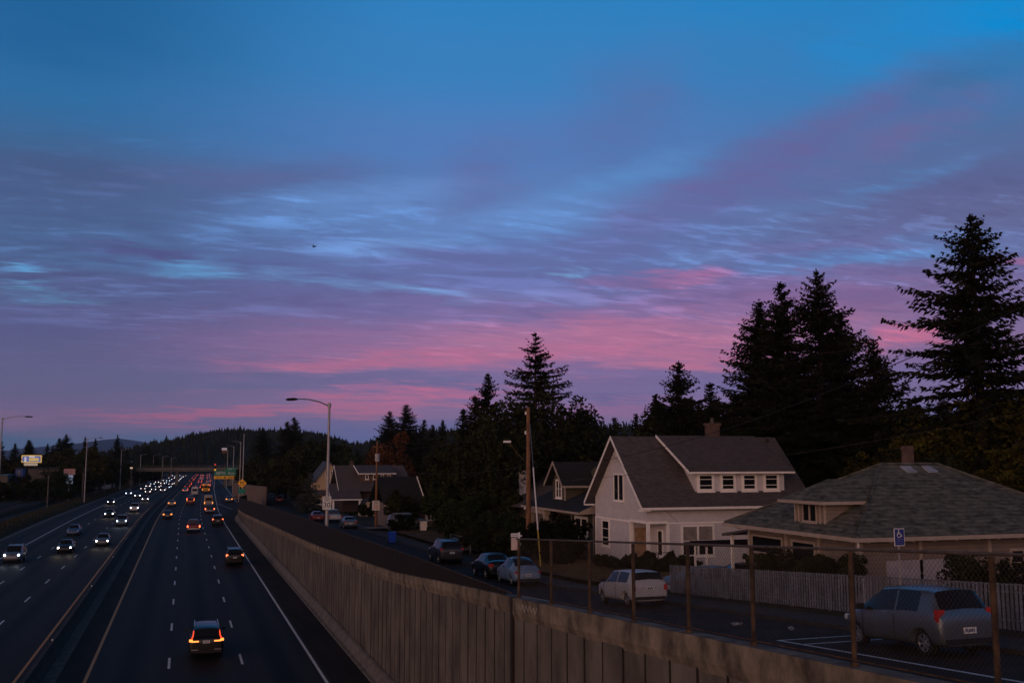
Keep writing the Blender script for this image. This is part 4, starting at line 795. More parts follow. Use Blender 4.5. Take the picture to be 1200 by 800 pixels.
MB().tube([(24.25, 31.95, 5), (24.25, 31.95, 7.1), (23.75, 31.5, 7.5), (23.6, 31.3, 7.8)], .045, 6).build('downpipe', m_trimw, t)
gd = MB().box(25.3, 28.6, 31.93, 31.99, 5.0, 7.0)
for z in (5.5, 6.0, 6.5): gd.box(25.32, 28.58, 31.915, 31.93, z-.015, z+.015)
gd.build('garage_door', mat('garage_white', (.34, .31, .32), .7, var=.12), t)
b = MB(); b.slab([(25.4, 40.5, 7.75), (31, 40.5, 7.9), (31, 43.4, 7.35), (24.9, 43.4, 7.25)], .12); b.slab([(27.2, 40.2, 8.3), (34, 40.2, 9.1), (34, 45.5, 7.9), (26.2, 45.5, 7.6)], .12); b.build('porch_roof', m_roof1, t)
b = MB(); [b.box(x-.06, x+.06, y-.06, y+.06, 5.0, 7.2) for x, y in ((25.3, 43.1), (27.5, 43.1))]; b.each('porch_post', m_trimw, t)
MB().box(27.6, 33, 41, 45.0, 4.8, 7.55).build('back_wall', m_tansid, t)
# --- carport
t = thing('carport', 'flat maroon carport roof on thin posts between the white house and the bungalow', 'carport')
MB().box(25.2, 28.8, 45.6, 47.2, 6.42, 6.6).build('canopy', mat('maroon', (.03, .012, .010), .95, spec=.05), t)
for x, y in ((25.4, 45.8), (28.6, 45.8), (25.4, 47.0), (28.6, 47.0)): MB().box(x-.04, x+.04, y-.04, y+.04, 4.8, 6.45).build('post', m_trimw, t)
# --- olive house
t = thing('cottage', 'olive green cottage with a gabled dormer and cream porch posts', 'house')
X0 = 29.0; w = MB(); w.box(X0+.001, 40, 69.0, 78.6, 3.0, 6.95).prism([(X0+2.2, 71.0, 6.9), (X0+2.2, 77, 6.9), (X0+2.2, 77, 8.9), (X0+2.2, 74, 10.2), (X0+2.2, 71, 8.9)], (8, 0, 0))
w.build('wall', m_olive, t)
r = MB(); r.slab([(X0-1.6, 67.9, 7.0), (X0-1.6, 81.0, 7.0), (X0+6, 81.0, 10.2), (X0+6, 67.9, 10.2)], .12); r.slab([(X0+6, 67.9, 10.2), (X0+6, 81, 10.2), (41, 81, 7.6), (41, 67.9, 7.6)], .12); ro = r.build('roof', m_roof3, t)
MB().box(X0-1.68, X0-1.603, 67.9, 81.0, 6.82, 6.98).build('gutter', m_trimc, ro)
MB().prism([(X0-.1, 67.86, 6.9), (X0-1.6, 67.86, 6.82), (X0-1.6, 67.86, 7.02), (X0+6, 67.86, 10.25), (X0+6, 67.86, 10.0)], (0, -.06, 0)).build('rake_board', m_trimc, ro)
d = MB().prism([(X0-.2, 74.3, 7.2), (X0-.2, 77.2, 7.2), (X0-.2, 77.2, 9.0), (X0-.2, 75.75, 10.35), (X0-.2, 74.3, 9.0)], (5, 0, 0)).build('dormer_wall', m_olive, ro)
b = MB(); b.slab([(X0-.7, 73.7, 8.75), (X0+6.8, 73.7, 8.75), (X0+6.8, 75.75, 10.6), (X0-.7, 75.75, 10.6)], .1); b.slab([(X0-.7, 75.75, 10.6), (X0+6.8, 75.75, 10.6), (X0+6.8, 77.8, 8.75), (X0-.7, 77.8, 8.75)], .1); b.build('dormer_roof', m_roof3, ro)
b = MB()
for y0, sg in ((73.7, 1), (77.8, -1)): b.prism([(X0-.78, y0, 8.6), (X0-.78, y0, 8.82), (X0-.78, 75.75, 10.66), (X0-.78, 75.75, 10.42)], (.06, 0, 0))
b.box(X0-.7, X0+6.8, 73.6, 73.697, 8.58, 8.74).box(X0-.26, X0-.203, 74.25, 74.42, 7.2, 8.9); b.build('dormer_trim', m_trimc, ro)
window(ro, 'X', X0-.2, 75.1, 76.4, 7.7, 9.2, -1, trim=m_trimw, mull=1, rails=1, w=.12)
window(t, 'X', X0, 70.2, 72.8, 4.9, 6.5, -1, trim=m_trimw, mull=1, rails=0, w=.2)
MB().box(X0-.03, X0-.002, 74.2, 75.3, 4.0, 6.4).build('door', m_dark, t)
b = MB().box(X0-1.3, X0-.95, 79.6, 80.2, 3.2, 6.8).box(X0-1.3, X0-.95, 76.2, 76.6, 3.2, 6.8).box(X0-1.4, X0-.9, 75.9, 80.4, 6.45, 6.82).box(X0-.05, X0-.003, 69.0, 69.2, 3.2, 6.9).box(X0-.03, X0+.0, 73.5, 73.65, 3.2, 6.9); b.each('porch_post', m_trimc, t)
# --- house with the painted chimney
t = thing('chimney_house', 'grey house with low shingle roof and stained white chimney behind the tall shrubs', 'house')
MB().box(31, 42, 88, 99, 2.5, 6.4).build('wall', m_tansid, t)
b = MB(); b.slab([(29.6, 86.6, 6.5), (29.6, 100.5, 6.5), (37, 100.5, 9.6), (37, 86.6, 9.6)], .12); b.slab([(37, 86.6, 9.6), (37, 100.5, 9.6), (44, 100.5, 6.5), (44, 86.6, 6.5)], .12); ro = b.build('roof', m_roof1, t)
MB().prism([(29.5, 86.55, 6.3), (29.5, 86.55, 6.58), (37, 86.55, 9.68), (37, 86.55, 9.4)], (0, -.1, 0)).build('fascia', m_trimw, ro)
MB().box(31.4, 32.5, 93.5, 94.6, 6.6, 9.7).build('chimney', mat('stained_plaster', (.40, .36, .36), .8, var=.5, scale=1.8, c2=(.5, .46, .46)), ro)
MB().box(30.6, 33.5, 96.5, 99, 6.9, 8.0).build('dormer_wall', m_sid, ro); MB().slab([(30.2, 96.1, 8.02), (34.5, 96.1, 8.3), (34.5, 99.4, 8.3), (30.2, 99.4, 8.02)], .1).build('dormer_roof', m_roof1, ro)
# --- driveway house beyond the hedge
t = thing('garage_house', 'low house with dark roof edged by a white rake board beside the driveway', 'house')
MB().box(24.6, 31, 122.5, 132, 2.0, 5.2).build('wall', m_tansid, t)
b = MB(); b.slab([(23.4, 121.6, 5.3), (28.6, 121.6, 5.3), (28.6, 127, 8.6), (23.4, 127, 8.6)], .12); b.slab([(23.4, 127, 8.6), (28.6, 127, 8.6), (28.6, 132.8, 5.3), (23.4, 132.8, 5.3)], .12); ro = b.build('roof', m_roof3, t)
b = MB()
for k in range(7): p0 = k/7; b.prism([(28.62, 121.6+5.4*p0, 5.25+3.3*p0), (28.62, 121.6+5.4*(p0+.11), 5.25+3.3*(p0+.11)), (28.62, 121.6+5.4*(p0+.11), 5.5+3.3*(p0+.11)), (28.62, 121.6+5.4*p0, 5.5+3.3*p0)], (.08, 0, 0))
b.build('rake_board', m_trimw, ro); MB().box(23.4, 28.6, 121.5, 121.597, 5.15, 5.3).build('gutter', m_trimc, ro)
window(t, 'Y', 122.5, 29.0, 30.0, 3.3, 4.8, -1); MB().box(31.2, 31.9, 121.6, 122.3, 2, 5.0).box(28.7, 29.0, 121.9, 122.2, 2, 5.1).each('porch_post', m_trimw, t)
MB().box(31, 33.5, 122.6, 130, 2.0, 5.6).build('porch_wall', m_door, t)
# --- long-roofed bungalow far down the street
t = thing('craftsman_house', 'far brown house with long purple-grey roof and wide dormer beside the yellow house', 'house')
MB().box(27.2, 39, 180, 190, 1.0, 5.2).build('wall', mat('brown_wall_boards', (.06, .035, .028), .85), t)
b = MB(); b.slab([(26.3, 178.6, 5.2), (40, 178.6, 5.2), (39.2, 185, 9.7), (26.3, 185, 9.7)], .14); b.slab([(26.3, 185, 9.7), (39.2, 185, 9.7), (40, 191.5, 5.2), (26.3, 191.5, 5.2)], .14); ro = b.build('roof', m_roof1, t)
b = MB(); b.slab([(24.6, 176.0, 3.9), (30.0, 176.0, 3.9), (30.0, 181.0, 6.5), (24.6, 181.0, 6.5)], .12); b.build('porch_roof', m_roof1, ro)
b = MB(); b.prism([(26.24, 178.6, 5.0), (26.24, 178.6, 5.25), (26.24, 185, 9.8), (26.24, 185, 9.5)], (.05, 0, 0)).prism([(26.24, 191.5, 5.0), (26.24, 191.5, 5.25), (26.24, 185, 9.8), (26.24, 185, 9.5)], (.05, 0, 0)).box(24.6, 30, 175.9, 175.997, 3.72, 3.9).prism([(24.52, 176, 3.75), (24.52, 176, 3.95), (24.52, 181, 6.6), (24.52, 181, 6.35)], (.06, 0, 0)); b.build('fascia', m_trimw, ro)
MB().box(30.5, 36.3, 180.6, 184.5, 6.8, 8.4).build('dormer_wall', m_brick, ro)
b = MB().slab([(30.0, 179.9, 8.3), (36.8, 179.9, 8.3), (36.5, 185, 9.75), (29.9, 185, 9.75)], .12); b.build('dormer_roof', m_roof1, ro)
b = MB().box(30.0, 36.8, 179.8, 179.897, 8.15, 8.3).prism([(29.98, 179.9, 8.1), (29.98, 179.9, 8.34), (29.88, 185, 9.8), (29.88, 185, 9.6)], (-.08, 0, 0)); b.build('dormer_fascia', m_trimw, ro)
for x in (31.6, 33.0, 34.4, 35.6): window(ro, 'Y', 180.6, x-.28, x+.28, 7.2, 8.05, -1, mull=0, rails=0)
b = MB().box(24.9, 25.2, 176.2, 176.5, 1.0, 3.8).box(29.5, 29.8, 176.2, 176.5, 1, 3.8); b.each('porch_post', m_trimw, t)
MB().box(29.4, 30.0, 186, 186.6, 8.6, 10.5).build('chimney', m_brick, ro)
# --- pale yellow gable house
t = thing('yellow_house', 'pale yellow gable house with blue-grey roof left of the long-roofed brown house', 'house')
MB().prism([(26.0, 208, .6), (31.2, 208, .6), (31.2, 208, 7.0), (28.6, 208, 10.3), (26.0, 208, 7.0)], (0, 10, 0)).build('wall', m_yelsid, t)
b = MB(); b.slab([(25.4, 207.4, 6.3), (28.6, 207.4, 10.4), (28.6, 218.5, 10.4), (25.4, 218.5, 6.3)], .12); b.slab([(28.6, 207.4, 10.4), (31.8, 207.4, 6.3), (31.8, 218.5, 6.3), (28.6, 218.5, 10.4)], .12)
ro = b.build('roof', mat('blue_grey_roof', (.06, .075, .10), .8), t); MB().slab([(25.3, 205.5, 3.7), (31.5, 205.5, 3.7), (31.5, 208, 4.6), (25.3, 208, 4.6)], .12).build('porch_roof', m_roof1, t)
for x in (28.2, 29.2): window(t, 'Y', 208, x-.35, x+.35, 7.2, 8.5, -1, mull=1, rails=1, w=.07, trim=m_trimw)
window(t, 'Y', 208, 27.2, 28.6, 1.6, 3.2, -1); MB().box(29.6, 30.6, 207.95, 207.998, .7, 3.0).build('door', m_door, t)
b = MB(); [b.box(x-.08, x+.08, 205.6, 205.8, .6, 3.7) for x in (25.6, 28.4, 31.2)]; b.each('porch_post', m_trimc, t)
# --- little shed and the small far roofs
t = thing('garden_shed', 'small cream gabled shed in the shrubs before the long-roofed house', 'shed')
MB().prism([(27.2, 160, 1.4), (29.4, 160, 1.4), (29.4, 160, 3.2), (28.3, 160, 4.4), (27.2, 160, 3.2)], (0, 3, 0)).build('wall', m_yelsid, t)
b = MB(); b.slab([(27.0, 159.8, 3.1), (28.3, 159.8, 4.55), (28.3, 163.3, 4.55), (27.0, 163.3, 3.1)], .08); b.slab([(28.3, 159.8, 4.55), (29.7, 159.8, 3.1), (29.7, 163.3, 3.1), (28.3, 163.3, 4.55)], .08); b.build('roof', m_roof3, t)
# ------------------------------------------------------------------ fences by the side street
m_picket = mat('weathered_pickets', (.14, .148, .17), .85, var=.4, scale=5, sc3=(1, 1, .3))
t = thing('picket_fence', 'weathered grey picket fence between the pavement and the bungalow yard', 'fence')
def pf(Y): return street(Y)+.17
b = MB(); y = 9.0; xf = lambda y: 21.5
pk_b = MB()
while y < 42.2:
    h = 1.22+rnd.uniform(-.015, .015); pk_b.box(21.5, 21.52, y, y+.09, pf(y), pf(y)+h); y += .155
pk_b.build('pickets', m_picket, t)
b = MB()
for dz_ in (.25, 1.0, 1.2): b.tube([(21.555, 9, pf(9)+dz_), (21.555, 18.8, pf(18.8)+dz_), (21.555, 35, pf(35)+dz_), (21.555, 42.2, pf(42.2)+dz_)], .028, 4)
b.build('rails', m_picket, t)
b = MB(); [b.box(21.6, 21.69, y, y+.09, pf(y)-.1, pf(y)+1.15) for y in np.arange(9.2, 42.3, 2.35)]; b.each('post', m_picket, t)
t = thing('wire_fence', 'thin wire fence edging the shrubs beyond the utility pole', 'fence')
ys_ = (80, 83.5, 87)
for y in ys_: MB().cyl((sR(y)+2.6, y, street(y)+.75), .035, 1.2, n=6).build('post', m_picket, t)
MB().tube([(sR(y)+2.6, y, street(y)+1.33) for y in ys_], .02, 5).build('top_rail', m_picket, t)
# ------------------------------------------------------------------ poles, wires, signs
m_galv = mat('galvanised_steel', (.30, .29, .29), .5, .5, var=.15); m_pole = mat('wood_pole', (.13, .062, .032), .9, var=.35, scale=3, sc3=(4, 4, .4), c2=(.2, .10, .055)); m_wire = mat('cable', (.012, .011, .011), .6)
def lamp_pole(x, y, z0, h, arm, label, ddir=-1, head=True, group='street lamps'):
    t = thing('street_lamp', label, 'street lamp', (x, y, z0), group=group)
    MB().tube([(0, 0, 0), (0, 0, h)], [.15, .085], 10).cyl((0, 0, .1), .22, .2).build('pole', m_galv, t)
    if arm:
        ax = arm*ddir
        MB().tube([(0, 0, h-.18), (ax*.25, 0, h+.12), (ax*.55, 0, h+.30), (ax*.8, 0, h+.33), (ax*.97, 0, h+.30)], [.055, .05, .045, .04, .035], 7).cyl((0, 0, h-.1), .13, .34).build('arm', m_galv, t)
        MB().tube([(ax*.86, 0, h+.30), (ax*.95, 0, h+.30), (ax*1.12, 0, h+.27), (ax*1.18, 0, h+.26)], [.05, .11, .10, .04], 8).build('lamp_head', m_trim, t)
    return t
P = atX(383, 612, 10.15); lamp_pole(10.15, P.y, street(P.y)-.2, atY(383, 473, P.y).z-street(P.y)+.2, 2.7, 'tall grey street lamp with curved arm standing behind the slatted fence')
P = atX(3, 600, -24.6); q = atY(3, 490, P.y); lamp_pole(q.x, P.y, .4, q.z-.4, 3.4, 'grey street lamp at the far left edge of the freeway', ddir=1)
for (x, yt, yb, arm, lb, dd_) in ((100, 514, 590, 3.0, 'slim pale lamp pole by the trench, right of the billboard', 1), (141, 527, 573, 3.0, 'slim pale lamp pole standing left of the overpass', 1)):
    Y = {100: 267, 141: 372}[x]; p = atY(x, 560, Y); q = atY(x, yt, Y); lamp_pole(p.x, Y, 0, q.z, arm, lb, ddir=dd_)
for (x, yt, Y, lb) in ((164, 533, 440, 'first thin lamp pole in front of the overpass from the left'), (179, 533, 480, 'second thin lamp pole by the overpass from the left'), (190, 535, 520, 'third thin lamp pole by the overpass from the left'), (200, 537, 570, 'fourth thin lamp pole by the overpass from the left')):
    p = atY(x, 560, Y); q = atY(x, yt, Y); lamp_pole(p.x, Y, 0, q.z, 3.0, lb, ddir=1)
for (x, yt, Y, lb, arm) in ((284.5, 508, 235, 'tall bare grey pole rising behind the yellow diamond sign', 0), (281, 518, 262, 'thinner pole just left of the tall bare pole', 2.5), (273, 523, 330, 'lamp pole above the green exit sign', 2.5), (266, 528, 380, 'short lamp pole left of the lamp pole above the exit sign', 2.5)):
    p = atY(x, 560, Y); q = atY(x, yt, Y); lamp_pole(p.x, Y, .2, q.z-.2, arm, lb)
i = 0
for (x, yt, yb) in ((55, 557, 597), (96, 554, 588), (122, 552, 580)):
    Y = {55: 238, 96: 290, 122: 329}[x]; p = atY(x, yb, Y); q = atY(x, yt, Y); t = thing('rail_pole', ['short rail pole in the trench right below the billboard', 'short rail pole beside the slim pale lamp pole', 'short rail pole nearest the overpass'][i], 'pole', (p.x, Y, 0), group='poles along the railway'); i += 1
    MB().tube([(0, 0, -.4), (0, 0, q.z)], .14, 8).build('mast', m_concd, t); MB().box(-.25, .25, -.25, .25, -.4, .5).build('footing', m_concd, t)
# utility poles and wires
UP = atY(619, 477, 78.2); t = thing('utility_pole', 'tall brown wooden utility pole in front of the olive cottage', 'pole', (UP.x, 78.2, street(78)))
hh = UP.z-street(78); MB().tube([(0, 0, 0), (0, 0, hh)], [.22, .15], 10).build('mast', m_pole, t)
lo_ = atY(594.5, 517, 77.3)-Vector((UP.x, 78.2, street(78))); MB().box(lo_.x-.3, lo_.x+.28, lo_.y-.12, lo_.y+.12, lo_.z-.1, lo_.z+.06).build('lamp_head', m_trimw, t)
MB().tube([(0, 0, hh-4.8), (lo_.x, lo_.y, lo_.z)], .025, 5).build('lamp_bracket', m_pole, t)
MB().cyl((-.25, -.1, hh-.5), .07, .25).cyl((-.27, -.1, hh-2.1), .07, .3).build('insulator', m_trimw, t)
p2 = atY(442, 517, 125.6); t = thing('utility_pole', 'thin dark utility pole with grey transformer can and an orange-lettered 30 sign', 'pole', (p2.x, 125.6, street(125)))
h2 = p2.z-street(125); MB().tube([(0, 0, 0), (0, 0, h2)], [.17, .11], 8).build('mast', m_pole, t); MB().cyl((-.0, -.3, atY(443, 536, 125.6).z-street(125)), .3, .95).build('transformer', mat('transformer_grey', (.3, .3, .32), .5), t)
MB().box(-.7, .7, -.05, .05, h2-.75, h2-.65).build('crossarm', m_pole, t)
g1 = atY(621, 484, 78.2); an = atY(634, 668, 66.0); kn = g1.lerp(an, .25)
t = thing('guy_wire', 'pale guy wire with yellow guard slanting down from the wooden utility pole', 'cable', (0, 0, 0))
A = atY(621, 497, 78.0); B_ = atY(634, 668, 62.5); 
MB().tube([A, A.lerp(B_, .35)], .02, 5).build('strand', m_galv, t); MB().tube([A.lerp(B_, .35), A.lerp(B_, .77)], .05, 6).build('sleeve', m_trimw, t); MB().tube([A.lerp(B_, .77), B_], .05, 6).build('guard', mat('yellow_plastic', (.5, .33, .03), .5), t)
def wire(a, b_, sag, label, r=.02):
    pts = [a.lerp(b_, k/20)-Vector((0, 0, sag*4*(k/20)*(1-k/20))) for k in range(21)]
    o = MB().tube(pts, r, 4).build('overhead_wire', m_wire); tag(o, label, 'wire', 'overhead wires')
wire(atY(619, 545, 78.2), atY(443, 545, 125.6), .9, 'wire sagging between the two wooden utility poles')
wire(atY(619, 547, 78.2), atY(1260, 330, 26), 1.6, 'long wire from the wooden utility pole up past the dark firs to the right edge')
wire(atY(660, 563, 56), atY(1260, 470, 40), .5, 'wire crossing the roof and dormer of the white house', .014)
wire(atY(443, 520, 125.6), atY(619, 492, 78.2), 1.2, 'upper faint wire toward the top of the wooden utility pole', .012)
wire(atY(705, 518, 58), atY(795, 612, 57.3), .15, 'thin service wire drooping down to the porch of the white house', .01)
def sign_plate(t, name, m, x0, x1, z0, z1, y, parent=None): return MB().box(x0, x1, y-.03, y, z0, z1).build(name, m, parent or t)
m_sgreen = mat('sign_green', (.01, .19, .13), .5, var=.08); m_syel = mat('sign_yellow', (.9, .45, .03), .5, var=.08, emis=(.9, .42, .02), es=.0); m_swhite = mat('sign_white', (.6, .58, .55), .5, var=.05); m_sblack = mat('sign_black', (.015, .015, .015), .5); m_sblue = mat('sign_blue', (.015, .03, .17), .5, var=.05)
RX = (math.pi/2, 0, 0)
a = atY(250.7, 561, 300); c = atY(276.6, 552, 300); e = atY(264.3, 548, 300)
t = thing('exit_sign', 'overhead green exit sign with yellow EXIT ONLY strip over the ramp', 'road sign', ((a.x+c.x)/2, 300, 0))
W_ = (c.x-a.x)/2; z1 = 7.6; z0 = a.z; zm = z0+.9
sp_ = sign_plate(t, 'green_panel', m_sgreen, -W_, W_, zm, z1, 0); text('58TH  Ave', 1.15, m_swhite, 'lettering', sp_, (0, -.045, (zm+z1)/2-.02), RX)
yp = sign_plate(t, 'yellow_panel', m_syel, -W_, W_, z0, zm-.02, 0); text('EXIT', .72, m_sblack, 'lettering', yp, (-1.7, -.045, z0+.42), RX); text('ONLY', .72, m_sblack, 'lettering', yp, (1.7, -.045, z0+.42), RX)
MB().prism([(-.4, -.035, z0+.5), (0, -.035, z0+.12), (.4, -.035, z0+.5)], (0, -.01, 0)).box(-.12, .12, -.045, -.035, z0+.5, z0+.75).build('arrow', m_sblack, yp)
tp = sign_plate(t, 'exit_number_panel', m_sgreen, .2, W_, z1+.02, 8.5, 0); text('EXIT 3', .6, m_swhite, 'lettering', tp, ((.2+W_)/2, -.045, (z1+8.5)/2), RX)
MB().tube([(W_+2.2, .4, 0), (W_+2.2, .4, 7.2)], .22, 10).build('post', m_galv, t); MB().box(-W_, W_+2.4, .1, .3, 6.9, 7.1).box(-W_, W_+2.4, .1, .3, 6.0, 6.15).build('beam', m_galv, t)
a = atY(283.7, 566, 225); t = thing('warning_sign', 'yellow diamond warning sign with arrows over a small green plate', 'road sign', (a.x, 225, 0))
dd = MB().prism([(0, 0, a.z-.98), (.98, 0, a.z), (0, 0, a.z+.98), (-.98, 0, a.z)], (0, -.04, 0)).build('diamond', m_syel, t)
b = MB()
for sx, l_ in ((-.26, 1), (.2, -1)):
    b.box(sx-.06, sx+.06, -.06, -.045, a.z-.4, a.z+.2); b.prism([(sx-.2, -.045, a.z+.2), (sx+.2, -.045, a.z+.2), (sx, -.045, a.z+.48)], (0, -.015, 0))
b.build('arrows', m_sblack, dd); z_ = atY(284, 575, 225).z; pl = sign_plate(t, 'green_plate', m_sgreen, -.75, .7, z_-.5, z_+.45, 0); MB().tube([(0, .08, 0), (0, .08, a.z+.5)], .07, 6).build('post', m_galv, t)
a = atY(295.5, 558.5, 290); t = thing('guide_sign', 'small square green sign on a thin post right of the tall grey pole', 'road sign', (a.x, 290, 0))
gp = sign_plate(t, 'green_panel', m_sgreen, -.9, .9, a.z-.9, a.z+.9, 0); text('84', .9, m_swhite, 'lettering', gp, (.2, -.045, a.z), RX); MB().tube([(0, .06, 0), (0, .06, a.z)], .06, 6).build('post', m_galv, t)
def speed(x, y, Y, w_, h_, col_, label, post=None, top='SPEED', mid='LIMIT'):
    a = atY(x, y, Y); t = thing('speed_sign', label, 'road sign', (a.x, Y, a.z)); p = sign_plate(t, 'plate', m_swhite, -w_/2, w_/2, -h_/2, h_/2, 0)
    text(top, h_*.17, m_sblack, 'lettering', p, (0, -.036, h_*.36), RX, .003); text(mid, h_*.17, m_sblack, 'lettering', p, (0, -.036, h_*.19), RX, .003); text('30', h_*.55, col_, 'lettering', p, (0, -.036, -h_*.17), RX, .003)
    return t
LPy = atX(383, 612, 10.15).y
speed(383, 589, LPy-.25, .62, .95, m_sblack, 'white speed limit 30 sign strapped to the tall street lamp'); speed(440.5, 592, 125.2, .95, 1.2, mat('orange_paint', (.5, .14, .03), .5), 'white 30 sign with orange numerals on the far utility pole')
a = atY(1053.5, 629, 15.9); t = thing('parking_sign', 'blue reserved-parking sign with white wheelchair symbol above the near fence', 'road sign', (a.x, 15.9, a.z))
p = MB().box(-.115, .115, -.012, 0, -.165, .165).build('plate', m_swhite, t); MB().box(-.102, .102, -.016, -.0125, -.15, .15).build('blue_field', m_sblue, p)
b = MB(); b.cyl((-.02, -.019, .125), .014, .004, 'Y', 12); b.tube([(-.02, -.018, .105), (-.018, -.018, .06), (.03, -.018, .06), (.045, -.018, .018), (.062, -.018, .024)], .0085, 5); b.tube([(-.02, -.018, .088), (.018, -.018, .088)], .007, 5)
b.tube([(-.012+.042*math.cos(k), -.018, .04+.042*math.sin(k)) for k in np.linspace(2.0, 6.0, 12)], .0075, 5); b.build('wheelchair_symbol', m_swhite, p)
for k, tx in enumerate(('RESERVED', 'PARKING')): text(tx, .034, mat('sign_lilac', (.2, .18, .42), .5), 'lettering', p, (0, -.018, -.035-.04*k), RX, .001)
text('PERMIT ONLY', .024, MATS['sign_lilac'], 'lettering', p, (0, -.018, -.118), RX, .001)
MB().tube([(0, .02, -.9-.0), (0, .02, .16)], .018, 6).build('post', m_galv, t)
SX, SYy = 10.35, 29.9
a = atY(604, 634, SYy); t = thing('notice_sign', 'white notice board with header plate on a white post by the farthest near-fence post', 'sign', (a.x, SYy, a.z))
MB().box(-.14, .07, -.02, 0, -.26, .12).build('board', mat('sign_buff', (.55, .42, .36), .6, var=.1), t); MB().box(-.15, .10, -.025, 0, .14, .25).build('header_plate', m_swhite, t); text('NO PARKING', .034, mat('faded_ink', (.2, .1, .08), .6), 'lettering', t, (-.03, -.03, .195), RX, .001)
MB().box(.10, .16, .02, .05, -1.6, .27).box(.06, .22, .015, .055, .15, .18).box(.09, .17, .01, .06, -.12, -.05).build('post', m_trimw, t)
# recycling bin, trash, small things
a = Vector((19.6, 97.4, street(97.4))); t = thing('recycling_bin', 'bright blue wheeled recycling bin at the kerb by the dry yard', 'bin', a)
mb_ = mat('bin_blue', (.01, .06, .42), .5); b = MB(); b.add([(-.26, -.3, .06), (.26, -.3, .06), (.26, .3, .06), (-.26, .3, .06), (-.33, -.38, 1.0), (.33, -.38, 1.0), (.33, .38, 1.0), (-.33, .38, 1.0)], [(3, 2, 1, 0), (4, 5, 6, 7), (0, 1, 5, 4), (1, 2, 6, 5), (2, 3, 7, 6), (3, 0, 4, 7)]); b.build('body', mb_, t)
MB().box(-.35, .35, -.42, .38, 1.005, 1.07).build('lid', mb_, t); MB().tube([(-.3, .42, .97), (.3, .42, .97)], .03, 6).build('handle', mb_, t)
for sx in (-1, 1): MB().cyl((sx*.3, .34, .1), .1, .06, 'X', 12).build('wheel', m_tyre, t)
a = atY(496, 615, 112); t = thing('grey_bin', 'pale bin standing between the round hedge and the porch post', 'bin', (a.x, 112, street(112)+.35)); MB().prism([(-.3, -.3, 0), (.3, -.3, 0), (.36, -.36, .95), (-.36, -.36, .95)], (0, .65, 0)).build('body', m_trimw, t); MB().box(-.38, .38, -.4, .33, .96, 1.03).build('lid', m_trimw, t)
for (x, y, lb) in ((16.9, 28.6, 'white crumpled litter on the side street behind the hatchback, left piece'), (17.6, 26.6, 'white crumpled litter on the side street nearest the steel blue hatchback')):
    b = MB(); 
    for k in range(7): b.tube([(x+rnd.uniform(-.2, .2), y+rnd.uniform(-.15, .15), street(y)+.02), (x+rnd.uniform(-.2, .2), y+rnd.uniform(-.15, .15), street(y)+.07)], rnd.uniform(.02, .04), 5)
    tag(b.build('litter', m_galv), lb, 'litter', 'litter on the side street')
a = atY(368, 289, 60); b = MB(); b.tube([a+Vector((-.12, 0, 0)), a, a+Vector((.14, 0, .02))], [.02, .05, .01], 6); b.slab([a+Vector((-.02, 0, .0)), a+Vector((.06, 0, 0)), a+Vector((-.1, .1, .2))], .01); b.slab([a+Vector((-.02, 0, .0)), a+Vector((.06, 0, 0)), a+Vector((.16, .1, .12))], .01); tag(b.build('bird', m_trim), 'tiny dark bird flying alone high in the sky', 'bird')
# traffic light beyond the exit sign
a = atY(252, 550, 400); t = thing('traffic_signal', 'distant signal head glowing amber and red at the end of the ramp', 'traffic light', (a.x, 400, 0))
MB().box(-.35, .35, -.2, .2, a.z-1.4, a.z+2.6).build('housing', m_trim, t); MB().tube([(0, .3, 0), (0, .3, a.z)], .12, 6).build('post', m_galv, t)
MB().cyl((0, -.22, a.z-.1), .36, .06, 'Y', 12).build('amber_lamp', mat('lamp_amber', (.6, .3, .02), .4, emis=(1, .45, .06), es=.6), t); MB().cyl((0, -.22, a.z+1.9), .32, .06, 'Y', 12).build('red_lamp', mat('lamp_red2', (.6, .05, .02), .4, emis=(1, .1, .04), es=.35), t)
# ------------------------------------------------------------------ left of the freeway: billboard, shops
a = atY(24.8, 542, 330); c = atY(49, 533, 330); t = thing('billboard', 'lit billboard with yellow border, blue panel and yellow lettering block', 'billboard', ((a.x+c.x)/2, 330, 0))
W_ = (c.x-a.x)/2; z0, z1 = a.z, c.z
MB().box(-W_, W_, 0, .5, z0, z1).build('frame', mat('board_yellow', (.6, .4, .12), .6, emis=(.6, .38, .10), es=.6), t)
bp = MB().box(-W_+.3, W_-.3, -.05, -.002, z0+.3, z1-.3).build('panel', mat('board_blue', (.08, .12, .35), .6, emis=(.09, .13, .33), es=.7), t)
MB().box(-W_*.25, W_*.72, -.09, -.052, z0+.55, z0+1.45).build('yellow_block', mat('board_gold', (.6, .45, .15), .6, emis=(.6, .45, .16), es=.55), bp); MB().box(-W_*.25, W_*.3, -.09, -.052, z0+1.6, z0+2.0).box(-W_*.7, -W_*.5, -.09, -.052, z0+.3, z0+1.7).build('white_block', mat('board_white', (.6, .6, .65), .6, emis=(.4, .4, .45), es=.8), bp)
MB().box(-W_*.7, W_*.6, -.5, 1.0, z0-.85, z0-.1).build('catwalk', mat('catwalk_lit', (.5, .44, .34), .6, emis=(.4, .33, .24), es=.5), t); MB().box(-W_*.62, -W_*.52, .1, .5, 0, z0-.8).box(W_*.3, W_*.4, .1, .5, 0, z0-.8).build('post', m_concd, t)
m_store = mat('stucco_grey', (.10, .085, .07), .9)
